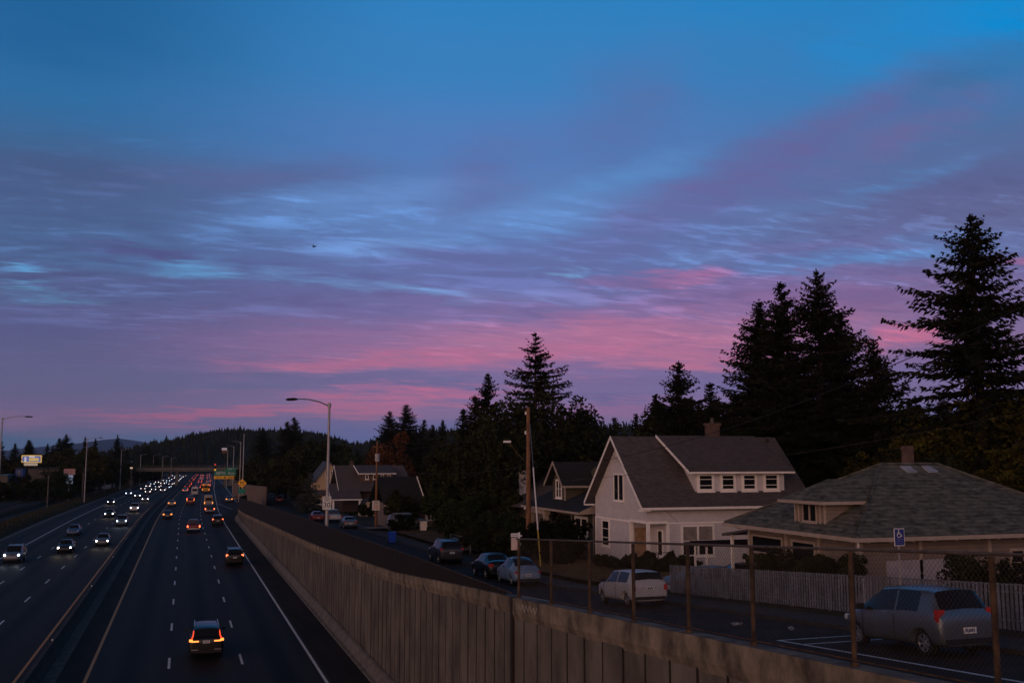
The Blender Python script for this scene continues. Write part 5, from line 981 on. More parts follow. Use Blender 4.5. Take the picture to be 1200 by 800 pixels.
def shop(name, x0, x1, y0, y1, Y, dep, m, label, cat, roofm=None, win=True):
    a = atY(x0, y1, Y); c = atY(x1, y0, Y); t = thing(name, label, cat, ((a.x+c.x)/2, Y, 0)); W = (c.x-a.x)/2
    MB().box(-W, W, 0, dep, 0, c.z).build('wall', m, t); MB().box(-W-.2, W+.2, -.25, dep+.2, c.z+.002, c.z+.3).build('roof', roofm or m_roof3, t)
    if win:
        wf = MB().frame(-W*.3, W*.2, c.z-1.9, c.z-.6, .1, -.06, -.002, 'Y').build('window', m_trimc, t); MB().box(-W*.3+.1, W*.2-.1, -.03, -.004, c.z-1.8, c.z-.7).build('pane', m_win, wf)
    return t
shop('shop_building', 32, 69, 549, 566, 300, 14, m_store, 'long low grey shop building below the billboard', 'building')
shop('shed_building', 111, 134, 559, 566, 400, 8, mat('pale_blue_wall', (.10, .14, .2), .8), 'low pale blue building by the railway near the overpass', 'building', mat('pale_roof', (.25, .27, .3), .8))
shop('shop_building', 0, 9, 557, 562, 280, 10, m_store, 'low building with teal roof at the left edge', 'building', mat('teal_roof', (.05, .12, .14), .7), False)
shop('hut_building', 18, 27, 549, 556, 290, 5, mat('blue_wall', (.05, .08, .2), .8), 'small blue hut below the left end of the billboard', 'building')
shop('gabled_building', 147, 154, 541, 550, 450, 8, m_store, 'small building with pale blue roof above the railway bend', 'building', mat('light_blue_roof', (.16, .27, .33), .7), False)
a = atY(81.5, 553, 290); t = thing('shop_sign', 'tall pole sign with reddish top board and white lower board', 'sign', (a.x, 290, 0))
MB().box(-1.4, 1.4, -.15, .15, a.z-.7, a.z+.9).build('upper_board', mat('sign_pinkish', (.35, .2, .19), .6), t); MB().box(-.8, .9, -.12, .12, a.z-3.0, a.z-.75).build('lower_board', mat('sign_lit', (.3, .35, .45), .5, emis=(.25, .32, .45), es=.35), t); MB().tube([(0, 0, 0), (0, 0, a.z-2.8)], .15, 6).build('post', m_galv, t)
a = atY(154, 548, 350); t = thing('lantern_post', 'short dark post with a glowing round lamp left of the overpass', 'street lamp', (a.x, 350, 0)); MB().tube([(0, 0, 0), (0, 0, a.z-.3)], .2, 6).build('post', m_concd, t); MB().cyl((0, -.1, a.z), .42, .5, n=10).build('lamp', mat('lamp_pale', (.6, .5, .4), .4, emis=(.7, .5, .36), es=.6), t)
for (x, y, Y, s_, e_, lb) in ((304.5, 538, 330, .5, .45, 'white lit roof sign between dark trees over the side street'), (314.5, 545, 250, .3, .6, 'small white lamp among trees beside the white lit roof sign'), (347, 545, 240, .28, .6, 'small white lamp on a dark pole between the street trees'), (263, 526, 420, .5, .10, 'pale boxy rooftop on the dark wooded hill above the overpass end')):
    a = atY(x, y, Y); t = thing('lamp_sign_or_roof', lb, 'lamp', (a.x, Y, 0)); MB().box(-s_*2, s_*2, -.2, .2, a.z-s_, a.z+s_).build('glow_face', mat('glow_white'+str(e_), (.6, .6, .65), .5, emis=(.55, .55, .65), es=e_), t); (MB().tube([(0, .25, 0), (0, .25, a.z)], .12, 6) if e_ > .2 else MB().box(-s_*1.6, s_*1.6, .21, 1.5, a.z-1.6, a.z-s_*.2)).build('post' if e_ > .2 else 'lower_walls', m_pole, t)  # the rooftop is no lamp: its pale face is given a faint glow
# chain-link along the left shoulder
t = thing('shoulder_fence', 'faint chain-link fence along the grass left of the freeway', 'fence')
b = MB(); [b.cyl((-24.5+shf(y), y, 1.15), .035, 1.6, n=5) for y in np.arange(70, 420, 4.0)]; b.each('post', m_rust, t)
b = MB(); b.tube([(-24.5+shf(y), y, 1.93) for y in np.arange(70, 420, 8.0)], .018, 4); b.build('top_rail', m_rust, t)
# ------------------------------------------------------------------ vegetation
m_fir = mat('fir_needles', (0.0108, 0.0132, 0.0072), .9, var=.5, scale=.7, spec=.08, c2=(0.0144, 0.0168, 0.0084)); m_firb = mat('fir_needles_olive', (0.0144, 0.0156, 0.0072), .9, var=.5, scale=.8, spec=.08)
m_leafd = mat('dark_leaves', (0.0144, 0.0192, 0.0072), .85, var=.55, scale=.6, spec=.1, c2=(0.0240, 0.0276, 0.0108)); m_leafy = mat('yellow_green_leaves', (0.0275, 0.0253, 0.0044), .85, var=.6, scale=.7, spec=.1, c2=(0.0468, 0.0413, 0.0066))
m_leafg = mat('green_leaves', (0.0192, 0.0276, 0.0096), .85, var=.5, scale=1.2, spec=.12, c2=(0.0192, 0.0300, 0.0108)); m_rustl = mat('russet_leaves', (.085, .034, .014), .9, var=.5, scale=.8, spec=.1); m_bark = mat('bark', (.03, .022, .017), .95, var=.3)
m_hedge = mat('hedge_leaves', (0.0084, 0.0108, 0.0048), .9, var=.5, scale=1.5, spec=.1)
def npmesh(name, V, Fq, m):
    me = bpy.data.meshes.new(name); n = len(V); k = Fq.shape[1]
    me.vertices.add(n); me.vertices.foreach_set('co', V.astype(np.float32).ravel()); me.loops.add(Fq.size); me.loops.foreach_set('vertex_index', Fq.astype(np.int32).ravel())
    me.polygons.add(len(Fq)); me.polygons.foreach_set('loop_start', np.arange(0, Fq.size, k, dtype=np.int32)); me.polygons.foreach_set('loop_total', np.full(len(Fq), k, dtype=np.int32)); me.update(calc_edges=True); me.materials.append(m); return me
def conifer(h, r, seed, kind='fir', bare=.12, step=.34):
    """crown (needle sprays along drooping limbs) with apex at h"""
    g = np.random.default_rng(seed); C = []; D = []; Ln = []; Wd = []
    z = h*bare; lean = g.uniform(-.01, .01, 2); limbs = []
    side = g.uniform(.72, 1.12, 9)
    while z < h-.25:
        t = (z-h*bare)/(h*(1-bare)); prof = (1-t)**.78 if kind == 'fir' else min(1.0, (1-t)**.6*1.05)*(.75+.25*math.sin(t*9+seed))
        n = int(g.integers(6, 10)) if t < .9 else 6
        gap = g.random() < .16
        for k in range(n):
            az = g.uniform(0, 2*math.pi); sd = side[int(az/(2*math.pi)*9) % 9]
            L = max(.25, r*prof*sd*g.uniform(.62, 1.12))*(.55 if gap else 1)
            up = .35*t-.12+g.uniform(-.08, .1); m_ = max(4, int(L/.24)); s = np.linspace(.06, 1, m_)
            P = np.stack([np.cos(az)*L*s, np.sin(az)*L*s, z+L*(up*s-.28*s**2*(1-t)+.14*s**4)], 1); limbs.append(P)
            dirv = np.array([math.cos(az), math.sin(az), 0]); per = np.array([-math.sin(az), math.cos(az), 0])
            for rep in range(5):
                w = (.35+.55*(1-s))*min(1.0, L*.42)*g.uniform(.6, 1.2, m_); sg = (1, -1, 0, .6, -.6)[rep]
                d = dirv[None]*g.uniform(.35, .9, (m_, 1))+per[None]*(sg*g.uniform(.5, 1.1, (m_, 1)))+np.array([0, 0, 1])[None]*(g.uniform(-.5, -.02, (m_, 1)) if rep < 2 else g.uniform(-.9, .35, (m_, 1)))
                C.append(P+g.normal(0, .05, P.shape)); D.append(d); Ln.append(np.maximum(w, .13)); Wd.append(g.uniform(.05, .10, m_))
        z += step*g.uniform(.7, 1.25)*(1.1 if t < .8 else .7)
    tp = 14; C.append(np.tile([[0, 0, h-.9]], (tp, 1))+np.linspace(0, .8, tp)[:, None]*np.array([[0, 0, 1]])); D.append(np.stack([g.normal(0, .6, tp), g.normal(0, .6, tp), g.uniform(.3, 1, tp)], 1)); Ln.append(np.linspace(.5, .2, tp)); Wd.append(np.full(tp, .07))
    C = np.concatenate(C); D = np.concatenate(D); Ln = np.concatenate(Ln); Wd = np.concatenate(Wd); D /= np.linalg.norm(D, axis=1, keepdims=True)
    q = np.cross(D, g.normal(0, 1, D.shape)); q /= np.linalg.norm(q, axis=1, keepdims=True)
    V = np.stack([C, C+D*Ln[:, None]*.45+q*Wd[:, None], C+D*Ln[:, None], C+D*Ln[:, None]*.45-q*Wd[:, None]], 1).reshape(-1, 3)
    Fq = np.arange(len(V)).reshape(-1, 4); return V, Fq, limbs
def leafy(rx, ry, rz, seed, n=9000, s=.22, lobes=14, cz=0.0, rough=.3):
    """crown of small leaf faces gathered in uneven clumps"""
    g = np.random.default_rng(seed); cen = []; 
    u = g.normal(0, 1, (lobes, 3)); u /= np.linalg.norm(u, axis=1, keepdims=True); rad = g.uniform(.35, .78, lobes)
    cen = u*rad[:, None]*np.array([rx, ry, rz]); ls = g.uniform(.28, .52, lobes)*min(rx, ry, rz*1.1)*1.05
    sub = 9; uu = g.normal(0, 1, (lobes, sub, 3)); uu /= np.linalg.norm(uu, axis=2, keepdims=True)
    c2 = (cen[:, None]+uu*ls[:, None, None]*g.uniform(.5, 1.05, (lobes, sub, 1))).reshape(-1, 3); r2 = np.repeat(ls, sub)*g.uniform(.25, .55, lobes*sub)
    idx = g.integers(0, len(c2), n); v = g.normal(0, 1, (n, 3)); v /= np.linalg.norm(v, axis=1, keepdims=True); P = c2[idx]+v*r2[idx][:, None]*g.uniform(.55, 1.15, (n, 1))**rough
    k = P[:, 2] > -rz*1.02; P = P[k]; n = len(P)
    a = g.normal(0, 1, (n, 3)); a[:, 2] *= .7; a /= np.linalg.norm(a, axis=1, keepdims=True); b = np.cross(a, g.normal(0, 1, (n, 3))); b /= np.linalg.norm(b, axis=1, keepdims=True); sz = s*g.uniform(.5, 1.3, (n, 1))
    V = np.stack([P-a*sz, P+b*sz*.5, P+a*sz, P-b*sz*.5], 1).reshape(-1, 3); V[:, 2] += cz; return V, np.arange(len(V)).reshape(-1, 4), c2+np.array([0, 0, cz])
def gz(x, y): return street(y)+.3 if x > 10 else .9
cmesh = {}
def add_tree(kind, label, cat, x, y, z0, h, r, seed, m, group=None, n=9000, leaf=.22, bare=.12, step=.34, shape=1.0, share=None, rz=None, trunk_vis=True):
    t = thing(kind, label, cat, (x, y, z0), rz=rz if rz is not None else rnd.uniform(0, 6.28), group=group)
    if share is not None and share in cmesh:
        ch, crn, trk, hh0, rr0 = cmesh[share]; sc = (r/rr0, r/rr0, h/hh0)
        o = bpy.data.objects.new('crown', crn); col.objects.link(o); o.parent = t; o.scale = sc; o.material_slots[0].link = 'OBJECT'; o.material_slots[0].material = m
        if trk: p = bpy.data.objects.new('trunk', trk); col.objects.link(p); p.parent = t; p.scale = sc
        return t
    tb = MB()
    if ch_ := kind.endswith(('fir_tree', 'pine_tree')):
        V, Fq, limbs = conifer(h, r, seed, 'fir' if kind.startswith('fir') else 'pine', bare, step)
        tb.tube([(0, 0, -.5), (0, 0, h*.5), (0, 0, h*.97)], [.018*h+.05, .010*h+.03, .02], 8)
        for P in limbs[::2]: tb.tube([tuple(P[0]*np.array([0, 0, 1])), tuple(P[len(P)//2]), tuple(P[-1])], [.006*h*.5+.015, .02, .008], 3, cap=False)
    else:
        V, Fq, c2 = leafy(r, r, h*.42*shape, seed, n, leaf, cz=h*(1-.42*shape))
        tb.tube([(0, 0, -.4), (.05*h*.2, 0, h*.25), (0, 0, h*.5)], [.03*h+.03, .022*h, .012*h], 8)
        for q in c2[::7]: tb.tube([(0, 0, h*.3), tuple(Vector(q)*.55+Vector((0, 0, h*.2))), tuple(q)], [.010*h, .006*h, .01], 4, cap=False)
    me = npmesh('crown', V, Fq, m); o = bpy.data.objects.new('crown', me); col.objects.link(o); o.parent = t; o.material_slots[0].link = 'OBJECT'; o.material_slots[0].material = m
    tr = tb.build('trunk', m_bark, t)
    if share is not None: cmesh[share] = (kind, me, tr.data, h, r)
    return t
def fir(x, yt, Y, r, label, seed, m=m_fir, kind='fir_tree', bare=.12, step=.34, share=None, group='firs behind the houses', z=None):
    a = atY(x, yt, Y); z0 = gz(a.x, Y) if z is None else z; return add_tree(kind, label, 'conifer', a.x, Y, z0, a.z-z0, r, seed, m, group, bare=bare, step=step, share=share)
def broad(x, yt, Y, r, label, seed, m=m_leafd, n=9000, leaf=.24, shape=1.0, kind='leafy_tree', group='leafy trees behind the houses', z=None, share=None, cat='tree'):
    a = atY(x, yt, Y); z0 = gz(a.x, Y) if z is None else z; return add_tree(kind, label, cat, a.x, Y, z0, a.z-z0, r, seed, m, group, n=n, leaf=leaf, shape=shape, share=share)
# hero conifers on the right
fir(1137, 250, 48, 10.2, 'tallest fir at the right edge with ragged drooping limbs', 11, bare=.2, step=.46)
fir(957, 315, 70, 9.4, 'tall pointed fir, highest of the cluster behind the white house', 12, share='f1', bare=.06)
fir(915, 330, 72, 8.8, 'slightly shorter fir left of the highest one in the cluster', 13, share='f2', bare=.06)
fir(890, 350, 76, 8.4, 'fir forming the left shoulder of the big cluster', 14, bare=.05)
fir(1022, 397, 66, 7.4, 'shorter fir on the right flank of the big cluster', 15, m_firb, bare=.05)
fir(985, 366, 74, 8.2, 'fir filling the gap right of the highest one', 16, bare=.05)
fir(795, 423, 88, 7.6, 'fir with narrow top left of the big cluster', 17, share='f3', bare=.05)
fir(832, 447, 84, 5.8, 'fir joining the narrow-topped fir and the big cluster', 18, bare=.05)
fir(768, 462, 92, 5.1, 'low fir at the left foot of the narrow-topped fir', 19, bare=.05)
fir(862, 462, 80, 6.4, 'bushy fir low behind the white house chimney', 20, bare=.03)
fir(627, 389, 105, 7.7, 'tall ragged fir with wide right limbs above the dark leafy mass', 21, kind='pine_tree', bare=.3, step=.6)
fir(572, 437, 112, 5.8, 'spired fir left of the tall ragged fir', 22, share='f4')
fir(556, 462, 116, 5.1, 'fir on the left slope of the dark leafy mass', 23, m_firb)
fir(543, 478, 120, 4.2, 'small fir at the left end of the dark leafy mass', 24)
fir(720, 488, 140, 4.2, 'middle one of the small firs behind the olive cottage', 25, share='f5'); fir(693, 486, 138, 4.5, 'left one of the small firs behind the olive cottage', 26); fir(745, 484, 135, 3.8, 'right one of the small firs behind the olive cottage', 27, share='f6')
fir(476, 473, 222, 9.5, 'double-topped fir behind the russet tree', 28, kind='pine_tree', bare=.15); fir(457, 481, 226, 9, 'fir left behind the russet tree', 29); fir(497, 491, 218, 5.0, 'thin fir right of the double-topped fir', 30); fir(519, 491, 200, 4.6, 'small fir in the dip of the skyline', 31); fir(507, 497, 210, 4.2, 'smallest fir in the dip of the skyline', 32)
fir(345, 488, 260, 7.4, 'fir with paired spires beside the street lamp', 33, share='f7'); fir(337, 493, 262, 6.7, 'lower spire touching the paired-spire fir', 34); fir(309, 501, 290, 7.4, 'fir above the green guide sign', 35)
broad(370, 503, 240, 5.5, 'broad dark tree between the paired-spire fir and the street lamp', 36, n=7000, leaf=.4); broad(392, 507, 235, 5.0, 'broad dark tree just behind the street lamp', 37, n=7000, leaf=.4); broad(356, 520, 230, 6, 'dark tree below the paired-spire fir', 38, n=7000, leaf=.4)
broad(325, 535, 240, 6.5, 'dark tree behind the far end of the side street', 39, n=7000, leaf=.4); broad(298, 532, 270, 5.5, 'dark tree behind the guide sign', 40, n=7000, leaf=.4)
fir(364, 552, 185, 3.6, 'greyish spruce standing left of the yellow house', 41, mat('grey_spruce', (.04, .05, .045), .9, var=.4), bare=.02); broad(352, 570, 215, 4, 'low dark tree beside the parked sideways pickup', 42, n=5000, leaf=.35)
broad(418, 530, 215, 5.0, 'green tree behind the yellow house', 43, m_leafg, n=7000, leaf=.35); broad(438, 534, 212, 4.6, 'green tree behind the long-roofed house', 44, m_leafd, n=7000, leaf=.35)
broad(460, 503, 198, 6.0, 'russet tree behind the transformer pole', 45, m_rustl, n=9000, leaf=.26, shape=1.05)
# big leafy mass
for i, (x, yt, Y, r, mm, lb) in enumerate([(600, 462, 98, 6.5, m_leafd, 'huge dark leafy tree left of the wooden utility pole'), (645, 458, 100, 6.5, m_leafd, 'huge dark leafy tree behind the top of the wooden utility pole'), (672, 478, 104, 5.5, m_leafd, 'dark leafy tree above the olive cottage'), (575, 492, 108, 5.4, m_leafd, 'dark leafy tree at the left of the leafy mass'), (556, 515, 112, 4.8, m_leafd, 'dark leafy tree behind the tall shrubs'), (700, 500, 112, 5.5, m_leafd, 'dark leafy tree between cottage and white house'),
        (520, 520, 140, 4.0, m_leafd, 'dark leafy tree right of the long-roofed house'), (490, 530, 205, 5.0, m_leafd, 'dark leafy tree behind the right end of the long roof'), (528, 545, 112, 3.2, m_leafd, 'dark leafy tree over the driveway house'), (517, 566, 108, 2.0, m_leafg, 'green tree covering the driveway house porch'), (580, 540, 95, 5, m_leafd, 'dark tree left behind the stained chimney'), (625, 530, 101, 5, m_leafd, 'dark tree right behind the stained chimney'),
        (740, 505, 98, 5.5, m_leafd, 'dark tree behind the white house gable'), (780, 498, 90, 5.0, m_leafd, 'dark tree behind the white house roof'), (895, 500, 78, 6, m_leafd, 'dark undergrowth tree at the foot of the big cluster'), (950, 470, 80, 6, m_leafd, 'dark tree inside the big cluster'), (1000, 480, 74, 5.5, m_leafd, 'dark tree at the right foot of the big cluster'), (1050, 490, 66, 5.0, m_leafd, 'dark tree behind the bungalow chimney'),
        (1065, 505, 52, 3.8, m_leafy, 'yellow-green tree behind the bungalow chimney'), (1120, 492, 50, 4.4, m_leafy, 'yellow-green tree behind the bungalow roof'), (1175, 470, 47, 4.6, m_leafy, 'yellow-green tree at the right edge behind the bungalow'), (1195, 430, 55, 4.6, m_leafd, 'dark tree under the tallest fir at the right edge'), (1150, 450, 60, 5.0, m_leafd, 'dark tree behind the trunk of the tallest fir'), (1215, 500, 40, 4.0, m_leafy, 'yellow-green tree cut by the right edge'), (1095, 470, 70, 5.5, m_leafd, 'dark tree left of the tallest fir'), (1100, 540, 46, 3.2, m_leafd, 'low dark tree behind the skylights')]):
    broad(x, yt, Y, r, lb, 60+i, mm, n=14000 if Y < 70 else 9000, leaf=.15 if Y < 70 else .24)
broad(432, 588, 150, 2.4, 'small leafy tree before the long-roofed house, left of the transformer pole', 96, m_leafd, n=4000, leaf=.2); broad(470, 572, 120.5, 2.2, 'small leafy tree over the dark roof of the driveway house', 97, m_leafd, n=4000, leaf=.2); broad(415, 600, 165, 2.0, 'shrubby small tree before the shed', 98, m_leafg, n=3000, leaf=.2)
broad(24, 556, 284, 3.6, 'round dark tree before the small blue hut', 401, m_leafd, n=4000, leaf=.35, z=0, group='leafy trees left of the freeway'); broad(52, 559, 288, 4.0, 'round dark tree before the long shop building', 402, m_leafg, n=4000, leaf=.35, z=0, group='leafy trees left of the freeway'); broad(38, 561, 286, 3.0, 'low dark tree between hut and shop building', 403, m_leafg, n=4000, leaf=.35, z=0, group='leafy trees left of the freeway')
# backdrop trees that close the gaps
o23 = ordw[:1]+ordw[1:]+['thirteenth', 'fourteenth', 'fifteenth', 'sixteenth', 'seventeenth', 'eighteenth', 'nineteenth', 'twentieth', 'next-to-next-to-last', 'next-to-last', 'last']; o23[0] = 'first'
g_ = random.Random(5); back = []
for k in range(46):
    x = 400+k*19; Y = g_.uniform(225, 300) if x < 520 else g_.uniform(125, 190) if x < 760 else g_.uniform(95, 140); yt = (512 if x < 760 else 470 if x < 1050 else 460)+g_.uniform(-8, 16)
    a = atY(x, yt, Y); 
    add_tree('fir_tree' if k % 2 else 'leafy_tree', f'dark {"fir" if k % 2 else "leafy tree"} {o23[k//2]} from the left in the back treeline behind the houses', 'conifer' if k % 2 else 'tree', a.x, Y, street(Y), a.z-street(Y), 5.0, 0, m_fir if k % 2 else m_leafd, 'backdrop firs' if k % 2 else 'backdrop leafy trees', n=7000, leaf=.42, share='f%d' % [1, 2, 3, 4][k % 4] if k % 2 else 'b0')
# shrubs and hedges by the side street
def shrub(x, yb, Y, rx, h, label, seed, m=m_leafg, kind='shrub', n=5000, leaf=.11, ry=None, group='shrubs along the side street', z=None):
    a = atY(x, yb, Y); z0 = (gz(a.x, Y) if z is None else z); t = thing(kind, label, 'shrub' if kind == 'shrub' else 'hedge', (a.x, Y, z0), group=group)
    V, Fq, c2 = leafy(rx, ry or rx*.8, h*.52, seed, n, leaf, cz=h*.5); V[:, 2] = np.maximum(V[:, 2], -.1)
    o = bpy.data.objects.new('foliage', npmesh('foliage', V, Fq, m)); col.objects.link(o); o.parent = t
    tb = MB(); [tb.tube([(0, 0, -.1), tuple(q)], [.03, .008], 4, cap=False) for q in c2[::6]]; tb.build('stems', m_bark, t); return t
for i, (x, Y, rx, h, mm, lb) in enumerate([(470, 112.5, 2.3, 1.55, m_hedge, 'dark round clipped hedge in front of the grey station wagon'), (555, 92, 2.6, 5.0, m_leafg, 'tall green shrub arching at the left of the yard thicket'), (580, 88, 2.6, 2.9, m_leafg, 'tall green shrub before the stained chimney house'), (607, 84, 2.2, 2.6, m_leafg, 'green shrub just left of the wooden utility pole'), (530, 93, 2.2, 3.4, m_leafg, 'green shrub nearest the dry yard'), (565, 80, 2.4, 2.2, m_leafd, 'low grey-green shrub behind the wire fence'), (592, 75, 2.2, 1.9, m_leafd, 'low dark shrub behind the black sedan'),
        (640, 74, 1.9, 3.0, m_hedge, 'dark shrub right of the wooden utility pole'), (660, 68, 2.4, 3.0, m_hedge, 'dark rounded hedge before the olive cottage window'), (632, 70, 1.8, 2.6, m_hedge, 'dark shrub below the yellow cable guard'), (655, 64, 2.0, 1.8, m_hedge, 'low dark shrub by the olive cottage corner'), (706, 60.5, 1.4, .8, m_leafd, 'low plants at the foot of the white house gable'), (725, 58, 1.3, .8, m_leafd, 'low plants before the white house porch steps'), (750, 56, 1.5, 1.1, m_leafd, 'green bush below the white house porch rail'), (775, 55.5, 1.4, 1.2, m_leafd, 'green bush beside the white house porch'), (800, 56, 1.3, .9, m_leafd, 'low plants below the white house front window')]):
    shrub(x, 600, Y, rx, h, lb, 120+i, mm, kind='hedge' if 'hedge' in lb else 'shrub', n=5000, leaf=.13)
for i, (X, Y, rx, h, mm, lb) in enumerate([(22.9, 35.8, 1.5, 2.1, m_leafd, 'clipped green shrub behind the picket fence, below the lattice window'), (23.0, 33.2, 1.1, 2.0, m_leafd, 'loose green shrub behind the picket fence at the bungalow corner'), (23.3, 31.4, .9, 1.9, m_leafd, 'thin shrub beside the bungalow downpipe'), (24.4, 26.3, 1.5, 2.0, m_leafd, 'big dark shrub behind the steel blue hatchback, left one'), (25.2, 23.9, 1.9, 2.7, m_leafd, 'big dark shrub behind the pickets near the right edge'), (24.5, 21.5, 1.5, 2.2, m_leafd, 'dark shrub behind the pickets at the right edge')]):
    t = shrub(0, 0, Y, rx, h, lb, 150+i, mm, n=9000, leaf=.07, group='shrubs behind the picket fence'); t.location = (X, Y, street(Y)+.15)
# left of the freeway
m_leafo = mat('olive_leaves', (.034, .036, .012), .85, var=.5, scale=.6, spec=.1)
lt = [(35, 515, 352, 7.0, 'fir above the billboard'), (18, 519, 330, 4.5, 'fir left of the billboard'), (33, 515, 350, 4.5, 'fir just behind the left end of the billboard'), (56, 519, 345, 3.6, 'narrow fir right of the billboard'), (62, 521, 345, 3.2, 'small fir on the skyline right of the billboard'), (78, 508, 350, 8, 'double fir on the left skyline'), (70, 513, 352, 6.5, 'fir touching the double fir'), (100, 511, 360, 3.6, 'slim fir behind the pale lamp pole'), (112, 513, 370, 3.8, 'fir right of the slim pale lamp pole'), (138, 509, 420, 5.5, 'tall slim fir left of the blue mountain'), (149, 523, 430, 3.0, 'small fir before the blue mountain'), (173, 522, 480, 8.0, 'cone-shaped fir before the blue mountain end'), (184, 527, 500, 4.0, 'low fir over the left end of the overpass'), (2, 516, 320, 4, 'fir behind the far left street lamp')]
for i, (x, yt, Y, r, lb) in enumerate(lt): fir(x, yt, Y, r, lb, 200+i, share='f%d' % [1, 4, 3, 7, 2][i % 5], group='firs left of the freeway', z=0, step=.8)
lb_ = [(2, 528, 310, 6), (30, 530, 350, 7), (58, 527, 352, 7), (75, 524, 340, 7), (90, 527, 338, 6.5), (105, 522, 352, 7), (120, 526, 360, 7), (118, 536, 330, 6), (133, 533, 380, 6), (85, 540, 300, 6), (66, 545, 290, 5), (100, 548, 305, 5), (45, 556, 330, 4), (18, 560, 300, 3.5), (70, 566, 280, 5), (95, 566, 300, 4), (2, 566, 290, 3.5), (10, 562, 310, 3), (30, 560, 318, 3), (150, 538, 420, 5), (165, 537, 470, 6), (-15, 560, 240, 7), (180, 538, 560, 7), (200, 538, 640, 8), (160, 545, 440, 4)]
wd = ['behind the far left street lamp', 'behind the billboard', 'right of the billboard on the skyline', 'below the double fir', 'between the double fir and the slim fir', 'behind the slim pale lamp pole', 'below the skyline near the mountain', 'over the pale blue building', 'left of the slim fir', 'behind the tall pole sign', 'left of the tall pole sign', 'over the railway hedge', 'below the billboard posts', 'below the teal roof', 'right of the long shop building', 'by the short rail pole', 'at the left edge', 'nearest the left edge on the bank', 'on the bank below the billboard', 'by the small blue-roofed building', 'over the left end of the bridge', 'cut by the left edge', 'beyond the bridge, left one', 'beyond the bridge, right one', 'at the start of the bridge']
for i, (x, yt, Y, r) in enumerate(lb_):
    mm = m_leafy if i in (7, 5, 24) else (m_leafo if i % 3 == 0 else m_leafg)
    broad(x, yt, Y, r, f'leafy tree {wd[i]}', 230+i, mm, group='leafy trees left of the freeway', z=0, share='b0' if i % 2 else 'b1', leaf=.4, n=6000)
for i, (X, Y, L) in enumerate([(-47, 200, 9), (-47, 222, 10), (-48, 245, 10), (-48, 268, 10), (-47, 292, 10), (-47, 318, 9), (-46, 345, 9), (-44, 380, 9), (-47, 180, 9)]):
    t = shrub(0, 0, Y, 3.0, 3.6, f'bramble bank above the railway, {ordw[[1,2,3,4,5,6,7,8,0][i]]} from the camera', 300+i, m_hedge if i % 2 else m_leafd, n=5000, leaf=.24, ry=L*1.3, group='bramble banks above the railway'); t.location = (X+shf(Y), Y, .8)
# grass tufts along the left bank
def tufts(name, n, fx, ys, s, m, label):
    g = np.random.default_rng(9); Y = g.uniform(*ys, n); X = np.array([fx(y, g.random()) for y in Y]); Z = np.array([leftz(x-shf(y)) if x < 5 else street(y)+.36 for x, y in zip(X, Y)])
    V = np.zeros((n, 3, 3)); a = g.uniform(0, 6.28, n); V[:, 0] = np.stack([X-np.cos(a)*s*.2, Y-np.sin(a)*s*.2, Z-.02], 1); V[:, 1] = np.stack([X+np.cos(a)*s*.2, Y+np.sin(a)*s*.2, Z-.02], 1); V[:, 2] = np.stack([X+g.normal(0, s*.35, n), Y+g.normal(0, s*.35, n), Z+s*g.uniform(.4, 1.2, n)], 1)
    o = bpy.data.objects.new(name, npmesh(name, V.reshape(-1, 3), np.arange(n*3).reshape(-1, 3), m)); col.objects.link(o); tag(o, label, 'grass', kind='stuff')
tufts('bank_grass', 26000, lambda y, u: -23.6-5.2*u+shf(y), (90, 420), .22, mat('dry_bank_grass', (.026, .031, .012), .9, var=.4, scale=.3), 'dry olive grass on the bank between freeway and trench')
tufts('verge_grass', 9000, lambda y, u: -42.2-3.2*u+shf(y), (150, 420), .35, mat('brown_bank_grass', (.042, .032, .022), .9, var=.4, scale=.3), 'brown dry grass above the railway')
tufts('lawn_grass', 14000, lambda y, u: sR(y)+1.9+u*6, (46, 68), .10, mat('straw_grass', (.10, .07, .036), .9, var=.35), 'short straw-coloured lawn before the white house')
# ------------------------------------------------------------------ hills
def hill(name, prof, Y, depth, m, z0=0):
    """ridge whose crest is given as (pixel x, pixel y) looked at from the bridge, at distance Y"""
    pts = [atY(x, y, Y) for x, y in prof]; vs = []; fs = []; n = len(pts)
    prf = [(-.9, .0), (-.55, .35), (-.25, .78), (0, 1), (.5, .8), (1.2, .0)]
    for i, p in enumerate(pts):
        for dy_, hz in prf: vs.append((p.x+dy_*depth*.3, Y+dy_*depth, z0+(p.z-z0)*hz+(rnd.uniform(-.03, .03)*p.z if 0 < hz < 1 else 0)))
    k = len(prf)
    for i in range(n-1): fs += [(i*k+j, i*k+j+1, (i+1)*k+j+1, (i+1)*k+j) for j in range(k-1)]
    o = MB().add(vs, fs).build(name, m, smooth=True); return tag(o, kind='structure'), vs, k
m_forest = mat('forest_floor', (.014, .02, .013), .95, var=.4, scale=.02, spec=.05)
prof = [(-60, 540), (60, 538), (150, 536), (175, 534), (190, 531), (205, 526), (220, 521), (236, 517), (252, 513), (270, 511), (290, 510), (315, 511), (340, 510), (370, 513), (395, 521), (412, 528), (430, 526), (450, 518), (475, 512), (520, 509), (580, 509), (700, 503), (820, 500), (1000, 502), (1250, 502)]
ho, hv, hk = hill('wooded_hill', prof, 1150, 420, m_forest)
g = np.random.default_rng(3); nT = 5200; V = []; nrow = len(hv)//hk; HV = np.array(hv).reshape(nrow, hk, 3)
u = g.uniform(1.5, nrow-1.01, nT); w_ = np.where(g.random(nT) < .45, g.uniform(2.6, 3.3, nT), g.uniform(.3, 3.3, nT)); iu = u.astype(int); iw = w_.astype(int); fu = (u-iu)[:, None]; fw_ = (w_-iw)[:, None]
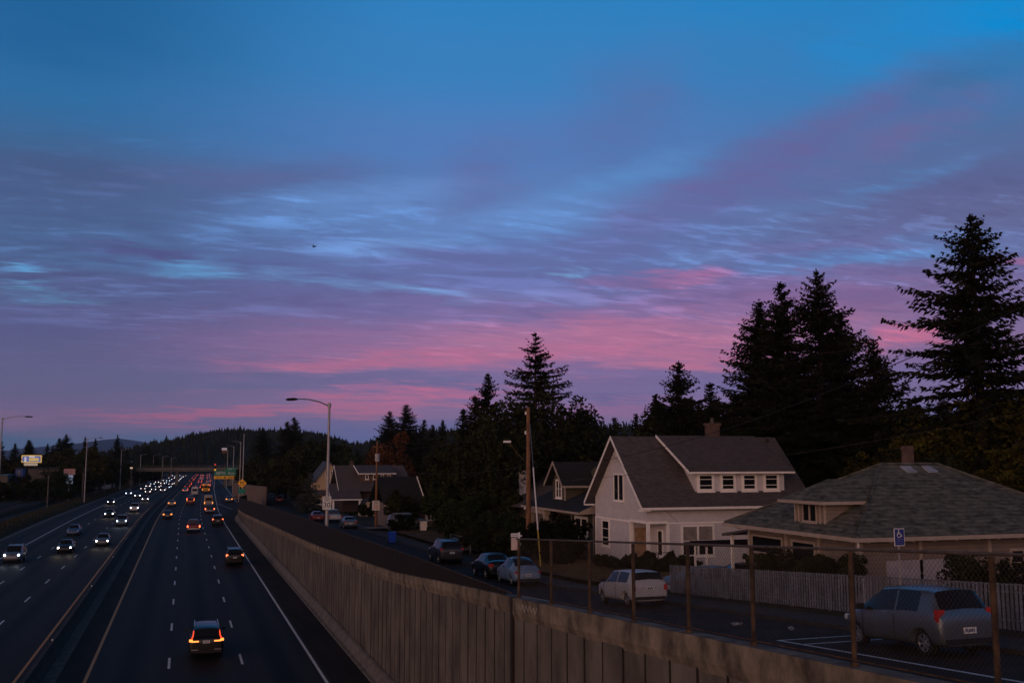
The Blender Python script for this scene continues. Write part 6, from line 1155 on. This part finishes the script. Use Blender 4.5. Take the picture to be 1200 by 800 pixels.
B = (HV[iu, iw]*(1-fu)+HV[iu+1, iw]*fu)*(1-fw_)+(HV[iu, iw+1]*(1-fu)+HV[iu+1, iw+1]*fu)*fw_
hh_ = g.uniform(5, 9.5, nT)*np.where(g.random(nT) < .12, 1.35, 1); rr_ = hh_*g.uniform(.16, .26, nT)
Vl = []; Fl = []; off = 0
for lev, (za, zb_, ra) in enumerate(((.05, .55, 1.0), (.3, .78, .75), (.55, 1.0, .5))):
    for s_ in range(5):
        a0 = 2*math.pi*s_/5+lev; a1 = 2*math.pi*(s_+1)/5+lev; j0 = g.uniform(.7, 1.3, nT)
        p0 = B+np.stack([np.cos(a0)*rr_*ra*j0, np.sin(a0)*rr_*ra*j0, hh_*za], 1); p1 = B+np.stack([np.cos(a1)*rr_*ra*j0, np.sin(a1)*rr_*ra*j0, hh_*za], 1); p2 = B+np.stack([0*hh_, 0*hh_, hh_*zb_], 1); Vl.append(np.stack([p0, p1, p2], 1))
V = np.concatenate(Vl).reshape(-1, 3); o = bpy.data.objects.new('hill_forest', npmesh('hill_forest', V, np.arange(len(V)).reshape(-1, 3), mat('far_firs', (.016, .022, .014), .95, var=.5, scale=.02, spec=.05))); col.objects.link(o); tag(o, 'dark conifer forest covering the distant low hill', 'forest', kind='stuff')
hill('mountain', [(-300, 538), (-100, 534), (40, 529), (62, 522), (85, 524), (104, 518), (122, 515), (140, 513.5), (158, 516), (176, 521), (200, 528), (240, 534), (300, 538)], 6500, 1500, mat('mountain_haze_blue', (.012, .075, .17), .95, var=.2, scale=.001))  # blue of the distant air is put into the base colour
# ------------------------------------------------------------------ haze
hz = MB().box(-7500, 7500, -60, 8600, -6, 330).build('haze', mat('haze_dummy', (.5, .5, .5))); hm = bpy.data.materials.new('haze_air'); hm.use_nodes = True; hn = hm.node_tree; hn.nodes.clear()
pvn = hn.nodes.new('ShaderNodeVolumePrincipled'); pvn.inputs['Color'].default_value = (.62, .78, 1, 1); pvn.inputs['Density'].default_value = 4.5e-5; pvn.inputs['Anisotropy'].default_value = 0.0
mo_ = hn.nodes.new('ShaderNodeOutputMaterial'); hn.links.new(pvn.outputs[0], mo_.inputs['Volume']); hz.data.materials.clear(); hz.data.materials.append(hm); tag(hz, 'thin evening haze filling the valley air', 'haze', kind='stuff')
scene.cycles.volume_bounces = 0
